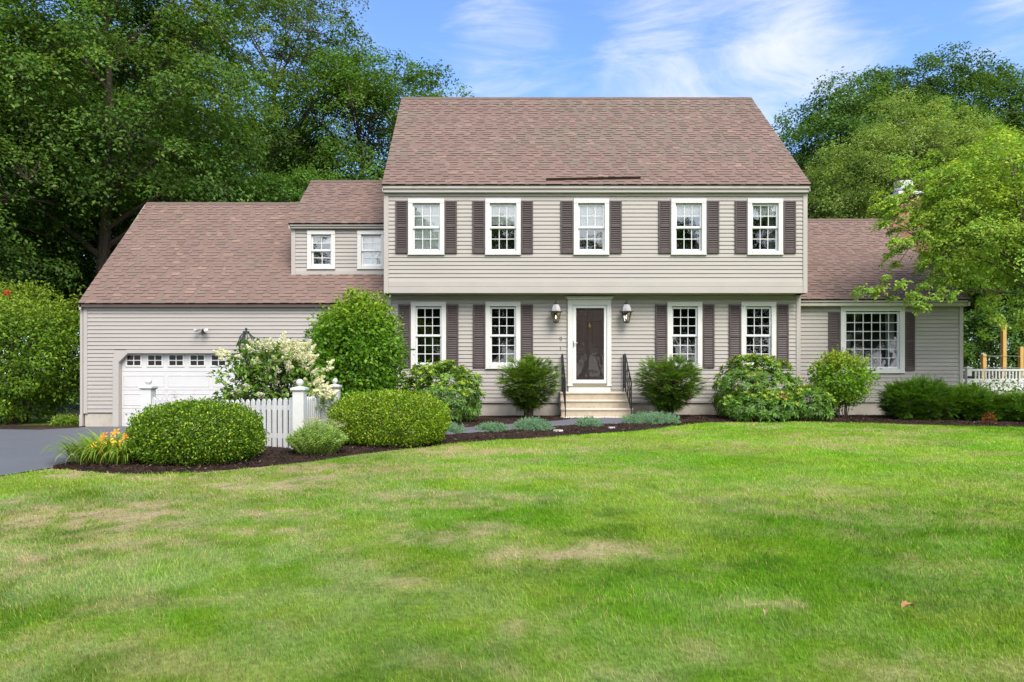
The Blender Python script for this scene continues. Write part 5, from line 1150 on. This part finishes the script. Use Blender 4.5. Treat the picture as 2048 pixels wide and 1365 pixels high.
def yew(label, px0, px1, ptop, Y, ry, seed, nfr, zlow, group, open_=True, pal=None, tips=(0.175, 0.255, 0.018), flatb=False, kind='yew_shrub'):
    global rng
    rng = np.random.default_rng(seed + 600)
    x0, x1, z1 = PX(px0, Y), PX(px1, Y), PZ(ptop, Y); x = (x0 + x1) / 2
    t = plant(kind, label, 'shrub', x, Y, group); h = z1 - t.location[2]; rx = (x1 - x0) / 2
    zc = zlow + (h - zlow) * 0.45
    Pc, nr = shrub_leaves(nfr, rx * 0.92, ry, (h - zlow) * 0.56, zc, seed, 2.3, 0.30 if open_ else 0.30, 2.6, 0.5, -0.9)
    if open_:
        q_ = (0.55 + 0.60 * sstep(0.12, 0.58, Pc[:, 2] / h)); Pc[:, 0] *= q_; Pc[:, 1] *= q_
    k = Pc[:, 2] > 0.05; Pc, nr = Pc[k], nr[k]; m = len(Pc)
    ax = norm(nr * [1, 1, 0.45] + [0, 0, 0.18 if open_ else 0.4] + rng.normal(size=(m, 3)) * 0.25)
    side = norm(np.cross(ax, np.array([0, 0, 1.0]) + rng.normal(size=(m, 3)) * 0.3)); upv = np.cross(side, ax)
    # each spray: three twigs of flat two-sided needles
    nt_, nn = 3, 13; fl_ = rng.uniform(0.16, 0.29, m)
    ci = np.repeat(np.arange(m), nt_ * nn * 2); tw = np.tile(np.repeat(np.arange(nt_) - 1, nn * 2), m); s = np.tile(np.tile(np.repeat(np.linspace(0.0, 1, nn), 2), nt_), m); sg = np.tile([1, -1], m * nt_ * nn)
    td = norm(ax[ci] + side[ci] * (tw * 0.55)[:, None]); ts = norm(np.cross(td, upv[ci]))
    fl2 = fl_[ci] * np.where(tw == 0, 1, 0.72)
    P = Pc[ci] - ax[ci] * (fl_[ci] * 0.5)[:, None] + td * (s * fl2)[:, None] - upv[ci] * (s ** 2 * fl2 * 0.15)[:, None]
    D = norm(ts * sg[:, None] + td * 0.55 + upv[ci] * 0.15); Nn = norm(upv[ci] + rng.normal(size=P.shape) * 0.25)
    pal_ = pal or [(0.054, 0.108, 0.016), (0.068, 0.128, 0.018), (0.044, 0.090, 0.014)]
    C = pick(pal_, len(P), 0.2); tipf = (sstep(0.45, 1.0, s) * (0.35 + 0.65 * sstep(0.3, 0.95, Pc[ci][:, 2] / h)) * rng.uniform(0.3, 1, m)[ci])[:, None]
    C = C + (np.array(tips) - C) * tipf
    leaf_obj('foliage', P, D, Nn, 0.034, 0.0115, C, M['needle'], t, fold=0.05, droop=0.05)
    m_ = MB(); g = rng
    if open_:
        for q in range(5):
            a = q * 1.3; m_.tube([(0.05 * cos(a), 0.05 * sin(a), -0.06), (0.09 * cos(a), 0.09 * sin(a), 0.3), (0.2 * cos(a), 0.2 * sin(a), h * 0.55), (0.3 * cos(a), 0.3 * sin(a), h * 0.85)], [0.055, 0.05, 0.035, 0.01], 7)
        child(m_.build('trunk', M['bark'], None, True), t); m_ = MB()
    for q in range(0, m, 3):
        p = Pc[q]; b = np.array([0.06 * rx * nr[q][0], 0.06 * ry * nr[q][1], max(0.15, p[2] * 0.7)]); m_.tube([b, (b + p) / 2 + [0, 0, 0.03], p], [0.012, 0.008, 0.003], 4, caps=False)
    child(m_.build('branches', M['bark']), t); return t
gy_ = 'yews either side of the front steps'
yew('open yew with bare reddish trunk, on the house number side of the steps', 998, 1115, 718, 16.9, 0.68, 1, 980, 0.30, gy_)
yew('wider yew on a single dark trunk below the lower window right of the steps', 1274, 1402, 718, 16.9, 0.72, 2, 1050, 0.28, gy_)
gh = 'dark yew hedge mounds by the wing'
HG = [(0.039, 0.0924, 0.011), (0.052, 0.112, 0.012), (0.0312, 0.077, 0.01)]
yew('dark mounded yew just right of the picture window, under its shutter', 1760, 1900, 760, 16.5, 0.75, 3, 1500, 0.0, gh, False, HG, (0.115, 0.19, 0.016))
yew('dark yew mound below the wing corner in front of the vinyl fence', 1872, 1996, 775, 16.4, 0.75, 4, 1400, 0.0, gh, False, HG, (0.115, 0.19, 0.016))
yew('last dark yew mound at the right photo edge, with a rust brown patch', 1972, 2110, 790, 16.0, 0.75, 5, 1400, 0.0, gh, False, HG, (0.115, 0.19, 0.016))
leafy('dead_sprig', 'small rust red dead sprig at the foot of the dark yew hedge', 'plant', 1966, 1990, 826, 15.15, 0.12, 61, [(0.20, 0.055, 0.02), (0.13, 0.04, 0.018)], 130, 0.06, 0.3, nst=4, st_r=0.005)
leafy('broadleaf_sprigs', 'loose sprigs of broad leaves standing above the yew hedge against the vinyl fence', 'plant', 1925, 2060, 758, 16.95, 0.3, 63, [(0.07, 0.12, 0.02), (0.09, 0.145, 0.025)], 800, 0.075, 0.5, nst=18, st_r=0.007, lump_amp=0.5, clump=5, zfrac=0.6)

def juniper(label, px0, px1, ptop, Y, seed, n=200, ry=None):
    global rng
    rng = np.random.default_rng(seed + 40)
    x0, x1, z1 = PX(px0, Y), PX(px1, Y), PZ(ptop, Y); x = (x0 + x1) / 2
    t = plant('blue_juniper', label, 'shrub', x, Y, 'low blue junipers along the walk'); h = z1 - t.location[2]; rx = (x1 - x0) / 2
    P0, nr = shrub_leaves(n, rx * 0.92, ry or rx * 0.7, h * 0.82, 0.03, seed, 2.0, 0.28, 3.2, 0.5, 0.0); m = len(P0)
    ax = norm(nr + rng.normal(size=(m, 3)) * 0.4 + [0, 0, 0.25]); nn = 34
    ci = np.repeat(np.arange(m), nn); s = rng.uniform(0, 1, len(ci)); fl = rng.uniform(0.07, 0.13, m)[ci]
    rd_ = norm(rng.normal(size=(len(ci), 3)))
    P = P0[ci] + ax[ci] * (s * fl - 0.05)[:, None] + rd_ * (0.022 * (1.1 - s))[:, None]; D = norm(ax[ci] * 0.8 + rd_ * 0.8)
    C = pick([(0.165, 0.26, 0.205), (0.205, 0.305, 0.245), (0.12, 0.205, 0.16)], len(ci), 0.2)
    k = P[:, 2] > 0.0
    leaf_obj('foliage', P[k], D[k], norm(rd_ + rng.normal(size=rd_.shape) * 0.3)[k], 0.026, 0.008, C[k], M['needle'], t)
    child(stems(26, rx * 0.9, (ry or rx * 0.7) * 0.9, h * 0.7, seed, 0.007, 0.05).build('stem', M['bark']), t); return t
juniper('small blue juniper tucked against the yellow green boxwood', 884, 931, 850, 13.4, 1, 200, 0.33)
juniper('blue juniper right of the boxwood, second along the walk edge', 951, 1017, 849, 13.75, 2, 260, 0.36)
juniper('larger two humped blue juniper beside the pale flagstone', 1024, 1109, 838, 14.0, 3, 380, 0.42)
juniper('small blue juniper directly in front of the steps', 1150, 1204, 838, 14.7, 4, 240, 0.36)
juniper('longest blue juniper spreading right of the steps', 1237, 1366, 826, 15.4, 5, 620, 0.5)

# ------------------------------------------------------------------ hydrangea
def hydrangea():
    global rng
    rng = np.random.default_rng(404)
    Y = 12.55; x = PX(548, Y); t = plant('hydrangea', 'panicle hydrangea with white cone blooms behind the picket fence', 'shrub', x, Y); zg = t.location[2]
    # shoots placed over the plant's outline
    pts = []
    for (px, py, spx, spy, n) in ((488, 742, 34, 24, 40), (545, 720, 45, 30, 55), (600, 735, 40, 34, 50), (635, 770, 26, 30, 34), (490, 785, 36, 20, 30), (560, 780, 50, 22, 40), (640, 800, 24, 14, 20), (455, 800, 22, 14, 16), (590, 704, 36, 12, 20)):
        for k in range(n): pts.append((PX(px + rng.normal(0, spx * 0.62), Y) - x, rng.normal(0, 0.36), PZ(py + rng.normal(0, spy * 0.62), Y) - zg))
    Pc = np.array(pts); m = len(Pc); per = 15; ci = np.repeat(np.arange(m), per)
    ax = norm(Pc - np.array([0, 0, 0.7])); n = m * per
    P = Pc[ci] + rng.normal(size=(n, 3)) * [0.07, 0.07, 0.05] - ax[ci] * rng.uniform(0, 0.12, (n, 1))
    Nn = norm(np.array([0, 0, 0.9]) + ax[ci] * 0.4 + rng.normal(size=(n, 3)) * 0.45); D = norm(ax[ci] * 0.6 + rng.normal(size=(n, 3)) * 0.8 + [0, 0, -0.2])
    L = rng.uniform(0.07, 0.125, n)
    leaf_obj('foliage', P, D, Nn, L, L * 0.55, pick([(0.08, 0.15, 0.022), (0.10, 0.18, 0.03), (0.065, 0.125, 0.02), (0.15, 0.23, 0.05)], n, 0.2) * rng.uniform(0.8, 1.2, m)[ci][:, None], M['leaf'], t)
    # blooms
    bl = []
    for (px, py, spx, spy, n) in ((462, 714, 6, 8, 7), (548, 698, 15, 6, 14), (575, 702, 24, 12, 34), (600, 728, 24, 16, 40), (560, 738, 30, 14, 20), (635, 755, 14, 22, 22), (650, 778, 10, 10, 13), (608, 700, 16, 8, 12), (500, 730, 22, 14, 8), (560, 765, 30, 8, 7), (465, 770, 20, 14, 4), (660, 782, 8, 10, 6), (545, 785, 34, 8, 7)):
        for k in range(n): bl.append((PX(px + rng.normal(0, spx * 0.7), Y) - x, rng.normal(-0.26, 0.24), PZ(py + rng.normal(0, spy * 0.7), Y) - zg))
    B = np.array(bl); m2 = len(B); ax2 = norm((B - np.array([0, 0, 0.5])) * [1, 1, 0.7] + rng.normal(size=(m2, 3)) * 0.3); nf = 80
    cj = np.repeat(np.arange(m2), nf); s = rng.uniform(0, 1, len(cj)) ** 0.8; sz = rng.uniform(0.10, 0.17, m2)[cj]
    rd_ = rng.normal(size=(len(cj), 3)); rd_ = norm(rd_ - ax2[cj] * (rd_ * ax2[cj]).sum(1, keepdims=True))
    Pb = B[cj] + ax2[cj] * (s * sz)[:, None] + rd_ * (0.056 * (1.05 - s) * (sz / 0.13) * rng.uniform(0.55, 1, len(cj)))[:, None]
    Cb = pick([(0.82, 0.81, 0.70), (0.84, 0.83, 0.78), (0.72, 0.74, 0.52), (0.80, 0.74, 0.66)], len(cj), 0.1)
    Nb = norm(rd_ + rng.normal(size=rd_.shape) * 0.4)
    leaf_obj('blossom', Pb, norm(np.cross(Nb, rng.normal(size=rd_.shape))), Nb, 0.031, 0.030, Cb, M['petal'], t)
    m_ = MB()
    for q in range(0, m, 2):
        p = Pc[q]; a = rng.uniform(0, 6.28); b = np.array([0.10 * cos(a) + 0.15 * p[0], 0.1 * sin(a), -0.05]); m_.tube([b, np.array([b[0] * 1.5 + 0.12 * p[0], b[1], 0.45]), (b + p) / 2 * [1.15, 1, 1.15], p], [0.013, 0.012, 0.008, 0.003], 5, caps=False)
    child(m_.build('stem', M['bark']), t)
hydrangea()

# ------------------------------------------------------------------ stonecrop, daylilies, plume grass
def sedum():
    global rng
    rng = np.random.default_rng(55); Y = 10.55; x = PX(634, Y); t = plant('stonecrop', 'pale green upright stonecrop clump at the foot of the front fence post', 'plant', x, Y); zg = t.location[2]
    rx, h = PX(697, Y) - x, PZ(842, Y) - zg; ns = 360; m_ = MB(); Ps, Ds, Ns, Ls, Cs = [], [], [], [], []
    for k in range(ns):
        a = rng.uniform(0, 2 * pi); b = rng.uniform(0, 1) ** 0.5; rr = b * rx
        tip = np.array([rr * cos(a), 0.42 * b * sin(a), h * (1 - 0.55 * b ** 2.2) * rng.uniform(0.82, 1.04)]); base = np.array([tip[0] * 0.55, tip[1] * 0.55, -0.02])
        m_.tube([base, (base + tip) / 2 + [0, 0, 0.04], tip], [0.005, 0.0045, 0.003], 4, caps=False)
        for q in range(17):
            f = 0.25 + 0.75 * q / 16; p = base + (tip - base) * f; ph = q * 2.4 + a; rd_ = np.array([cos(ph), sin(ph), 0.55])
            Ps.append(p); Ds.append(rd_); Ns.append([-cos(ph) * 0.4, -sin(ph) * 0.4, 1]); Ls.append(rng.uniform(0.03, 0.055) * (1.1 - 0.4 * (f > 0.95))); Cs.append(np.array([0.25, 0.33, 0.13]) * rng.uniform(0.7, 1.2) * (1 + 0.35 * (f > 0.9)))
    leaf_obj('foliage', np.array(Ps), np.array(Ds), np.array(Ns), np.array(Ls), np.array(Ls) * 0.55, np.array(Cs), M['leaf'], t)
    child(m_.build('stem', mat('pale_green_stem', (0.15, 0.22, 0.07), 0.6)), t)
    hp, hd = [], []
    for k in range(34):
        c_ = np.array([rng.uniform(-0.75, 1.0) * rx * 0.8, rng.uniform(-0.1, 0.3), 0]); c_[2] = h * (1.04 - 0.4 * (abs(c_[0]) / rx) ** 2) + rng.uniform(-0.03, 0.02)
        for q in range(30): hp.append(c_ + rng.normal(size=3) * [0.028, 0.028, 0.010]); hd.append(rng.normal(size=3) + [0, 0, 0.5])
    leaf_obj('bud_heads', np.array(hp), np.array(hd), rng.normal(size=(len(hp), 3)) + [0, 0, 1], 0.014, 0.012, pick([(0.40, 0.44, 0.22), (0.46, 0.45, 0.28)], len(hp), 0.15), M['petal'], t)
sedum()
def straps(n, rad, hmin, hmax, L, wd, pal, seg=7, base=0.16, curl=1.0):
    V, Fc, C = [], [], []
    for k in range(n):
        a = rng.uniform(0, 2 * pi); l = rng.uniform(0.6, 1.1) * L; b = base * rng.uniform(0, 1) ** 0.5
        p = np.array([b * 1.6 * cos(a + rng.normal(0, 0.5)), b * sin(a), 0.0]); el = rng.uniform(R(58), R(86)); w_ = wd * rng.uniform(0.7, 1.2); cr = rng.uniform(1.1, 2.4) * curl
        c = np.array(pal[rng.integers(len(pal))]) * rng.uniform(0.8, 1.2); s = np.array([-sin(a), cos(a), 0]); k0 = len(V)
        for q in range(seg + 1):
            f = q / seg; ww = w_ * (1 - f ** 2.2) * (0.6 + 0.8 * min(f * 3, 1)) * 0.5 + 0.0006
            V += [p - s * ww + [0, 0, ww * 0.3], p + s * ww + [0, 0, ww * 0.3]]; C += [c * (0.9 + 0.2 * f)] * 2
            e = el - cr * f ** 1.3; p = p + np.array([cos(a) * cos(e), sin(a) * cos(e), sin(e)]) * (l / seg)
            p[2] = max(p[2], 0.015)
        for q in range(seg): Fc.append((k0 + 2 * q, k0 + 2 * q + 1, k0 + 2 * q + 3, k0 + 2 * q + 2))
    return np.array(V), np.array(Fc), np.array(C)
def strap_obj(name, data, m, parent):
    V, Fc, C = data; me = raw_mesh(name, V, Fc.ravel(), np.arange(len(Fc)) * 4, np.full(len(Fc), 4), C, True); me.materials.append(m)
    o = bpy.data.objects.new(name, me); col.objects.link(o); o.parent = parent; WL[o.name] = (0, 0, 0); return o
def daylily():
    global rng
    rng = np.random.default_rng(66); Y = 9.8; x = PX(226, Y); t = plant('daylily', 'clump of strap leaved daylilies with orange yellow flowers at the driveway edge', 'plant', x, Y)
    zg = t.location[2]
    strap_obj('leaves', straps(520, 0.4, 0, 0, 0.62, 0.018, [(0.14, 0.215, 0.028), (0.175, 0.245, 0.035), (0.11, 0.18, 0.024), (0.24, 0.27, 0.06)], base=0.33, curl=1.25), M['leaf'], t)
    fl = [(198, 887), (187, 893), (221, 872), (226, 868), (246, 878), (251, 871), (208, 899), (240, 890), (218, 903), (258, 896), (232, 884)]; m_ = MB()
    for i, (px, py) in enumerate(fl):
        p = np.array([PX(px, Y) - x, rng.uniform(-0.22, 0.1), PZ(py, Y) - zg]); b = np.array([p[0] * 0.3, p[1] * 0.3, 0]); m_.tube([b, (b + p) / 2 + [0, 0, 0.1], p - [0, 0, 0.03]], [0.006, 0.005, 0.004], 5)
        axf = norm(np.array([rng.normal(0, 0.5), -0.8, 0.6])); u = norm(np.cross(axf, [0, 0, 1])); v = np.cross(u, axf); P_, D_, N_, C_ = [], [], [], []
        cc = [(0.78, 0.40, 0.03), (0.80, 0.50, 0.05), (0.74, 0.30, 0.03)][i % 3]
        for q in range(6):
            a = q * pi / 3; rd_ = u * cos(a) + v * sin(a)
            for s_, l_ in ((0, 0.06),): P_.append(p); D_.append(rd_ + axf * 0.7); N_.append(axf - rd_ * 0.5); C_.append(np.array(cc) * (1.05 if q % 2 else 0.9))
            P_.append(p + (rd_ + axf * 0.7) / 1.22 * 0.035); D_.append(rd_ * 1.2 - axf * 0.1); N_.append(axf); C_.append(np.array(cc) * 1.05)
        leaf_obj('flower', np.array(P_), np.array(D_), np.array(N_), 0.062, 0.036, np.array(C_), M['petal'], t)
    child(m_.build('scape', mat('flower_scape', (0.12, 0.19, 0.04), 0.6)), t)
daylily()
def plume():
    global rng
    rng = np.random.default_rng(88); Y = 12.7; x = PX(345, Y); t = plant('plume_grass', 'faint feathery plumed grass behind the clipped boxwood, against the garage door', 'plant', x, Y); zg = t.location[2]
    strap_obj('leaves', straps(90, 0.3, 0, 0, 0.75, 0.006, [(0.16, 0.2, 0.07)], base=0.12, curl=0.6), M['leaf'], t)
    Ps, Ds = [], []
    for k in range(46):
        a = rng.uniform(0, 6.28); tip = np.array([PX(345 + rng.normal(0, 26), Y) - x, 0.25 * sin(a), PZ(780 + abs(rng.normal(0, 16)), Y) - zg]); b = tip * [0.3, 0.3, 0]
        for q in range(34): f = rng.uniform(0.55, 1); p = b + (tip - b) * f + rng.normal(size=3) * 0.045 * (1.15 - f) * 1.8; Ps.append(p); Ds.append(rng.normal(size=3) * 0.6 + [0, 0, 1])
    leaf_obj('plumes', np.array(Ps), np.array(Ds), rng.normal(size=(len(Ps), 3)), 0.035, 0.0032, pick([(0.42, 0.38, 0.28), (0.36, 0.30, 0.22)], len(Ps), 0.2), M['petal'], t)
plume()

# ------------------------------------------------------------------ flagstones, fallen leaves
def flag(px, py, w_, label):
    x, y = ray_ground(px, py); m_ = MB(); g = np.random.default_rng(int(px)); z = float(ground_z(x, y)) + 0.035
    n = 9; out = [(x + w_ * (0.5 + g.uniform(-0.06, 0.06)) * cos(2 * pi * k / n), y + 0.62 * w_ * (0.5 + g.uniform(-0.06, 0.06)) * sin(2 * pi * k / n)) for k in range(n)]
    v = [(a, b, z) for a, b in out] + [(x + (a - x) * 0.94, y + (b - y) * 0.94, z + 0.035) for a, b in out]
    m_.add(v, [tuple(range(n, 2 * n))] + [(k, (k + 1) % n, (k + 1) % n + n, k + n) for k in range(n)]); o = m_.build('flagstone', M['stone']); tag(o, label, 'stone', 'pale stones in the mulch')
flag(1116, 867, 0.19, 'small pale flat stone in the mulch right of the two humped juniper'); flag(1223, 861, 0.17, 'small pale flat stone in the mulch before the longest juniper')
def fallen(px, py, L, c, label, rot):
    x, y = ray_ground(px, py); z = float(ground_z(x, y)) + 0.055; n = 9; V, Fc = [], []
    for q in range(n):
        f = q / (n - 1); w_ = L * 0.30 * sin(pi * min(1, f * 0.94 + 0.05)) ** 0.8 * (1 + 0.25 * (q % 2)); xx = (f - 0.5) * L; zz = 0.022 * sin(pi * f) + 0.008 * (q % 2)
        for s in (-1, 0, 1): u, v_ = xx, s * w_; V.append((x + u * cos(rot) - v_ * sin(rot), y + u * sin(rot) + v_ * cos(rot), z + zz + abs(s) * 0.012))
    for q in range(n - 1):
        for s in (0, 1): a = q * 3 + s; Fc.append((a, a + 3, a + 4, a + 1))
    m_ = MB(); m_.add(V, Fc, c); o = m_.build('fallen_leaf', mat('dry_leaf', c, 0.8, namt=0.25, nscale=30), None, True); tag(o, label, 'leaf', 'dry leaves on the lawn')
fallen(1816, 1237, 0.085, (0.30, 0.155, 0.06), 'larger curled tan brown leaf lying on the lawn', 0.3); fallen(1531, 1252, 0.04, (0.30, 0.20, 0.11), 'tiny dry leaf on the lawn', 1.1)

# ------------------------------------------------------------------ grass blades (uncountable: one object)
def grass():
    global rng
    rng = np.random.default_rng(1234)
    bands = []; y = 2.3
    while y < 17.5:
        y1 = y * 1.07; yc = (y + y1) / 2; half = 0.80 * yc + 2.2
        dens = 7600 * (3.3 / max(yc, 3.0)) ** 1.35; n = int(dens * (y1 - y) * 2 * half); bands.append((rng.uniform(-half, half, n), rng.uniform(y, y1, n))); y = y1
    x = np.concatenate([b[0] for b in bands]); y = np.concatenate([b[1] for b in bands])
    p = np.stack([x, y], -1)
    edge = bed_front(x) + 0.05 * (vnoise(np.stack([x * 5, 0 * x], -1), 6) - 0.4)
    ok = (y < np.where(x < -6.3, 9.4, edge)) & (x > drive_right(y) + 0.02 * rng.normal(size=len(x)))
    dr = dryness(x, y); ok &= rng.uniform(size=len(x)) > dr * 0.45
    x, y, dr = x[ok], y[ok], dr[ok]; n = len(x); p = np.stack([x, y], -1)
    dist = np.sqrt(x * x + y * y)
    tuft = fbm(p * 1.6, 3, 61)
    H = (0.019 + 0.024 * tuft) * rng.uniform(0.65, 1.3, n) * (1 - 0.35 * dr) * np.where(rng.uniform(size=n) < 0.03, 1.6, 1.0); W_ = np.maximum(0.0023, dist * 0.00068) * rng.uniform(0.8, 1.25, n)
    a = rng.uniform(0, 2 * pi, n); flow = 2 * pi * fbm(p * 0.8, 2, 15); lean = rng.uniform(0.1, 1.0, n) * H * 1.1
    dx = np.cos(a) * 0.75 + np.cos(flow) * 0.55; dy = np.sin(a) * 0.75 + np.sin(flow) * 0.55
    sa = rng.uniform(0, pi, n); sx, sy = np.cos(sa), np.sin(sa)
    z = ground_z(x, y) + 0.0
    B = np.stack([x, y, z - 0.004], -1); S = np.stack([sx, sy, 0 * sx], -1) * (W_ / 2)[:, None]
    Md = B + np.stack([dx * lean * 0.35, dy * lean * 0.35, H * 0.62], -1); Tp = B + np.stack([dx * lean, dy * lean, H], -1)
    V = np.stack([B - S, B + S, Md + S * 0.85, Md - S * 0.85, Tp], 1).reshape(-1, 3)
    k = np.arange(n)[:, None] * 5
    loops = (k + np.array([0, 1, 2, 3, 3, 2, 4])[None]).ravel(); st = (np.arange(n)[:, None] * 7 + np.array([0, 4])[None]).ravel(); tot = np.tile([4, 3], n)
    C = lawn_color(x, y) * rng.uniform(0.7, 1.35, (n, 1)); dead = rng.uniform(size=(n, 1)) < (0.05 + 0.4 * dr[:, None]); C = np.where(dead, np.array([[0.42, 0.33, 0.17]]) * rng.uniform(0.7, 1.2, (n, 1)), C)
    me = raw_mesh('grass', V, loops, st, tot, np.repeat(C, 5, 0)); me.materials.append(M['grass'])
    o = link(bpy.data.objects.new('grass', me)); tag(o, 'short mown lawn grass with dry straw coloured patches', 'grass', kind='stuff'); print('blades', n)
grass()
# low grass strip beyond the driveway at the far left
def far_grass():
    n = 9000; x = rng.uniform(-17, -12.6, n); y = rng.uniform(18.75, 21, n); H = rng.uniform(0.03, 0.07, n)
    B = np.stack([x, y, ground_z(x, y) - 0.004], -1); S = np.stack([np.full(n, 0.006), 0 * x, 0 * x], -1); T_ = B + np.stack([rng.normal(0, 0.02, n), rng.normal(0, 0.02, n), H], -1)
    V = np.stack([B - S, B + S, T_], 1).reshape(-1, 3); me = raw_mesh('grass', V, np.arange(3 * n), np.arange(n) * 3, np.full(n, 3), np.repeat(pick([(0.15, 0.22, 0.03), (0.2, 0.25, 0.05)], n, 0.2), 3, 0)); me.materials.append(M['grass'])
    o = link(bpy.data.objects.new('grass', me)); tag(o, 'strip of grass behind the driveway under the flowering shrub', 'grass', kind='stuff')
far_grass()
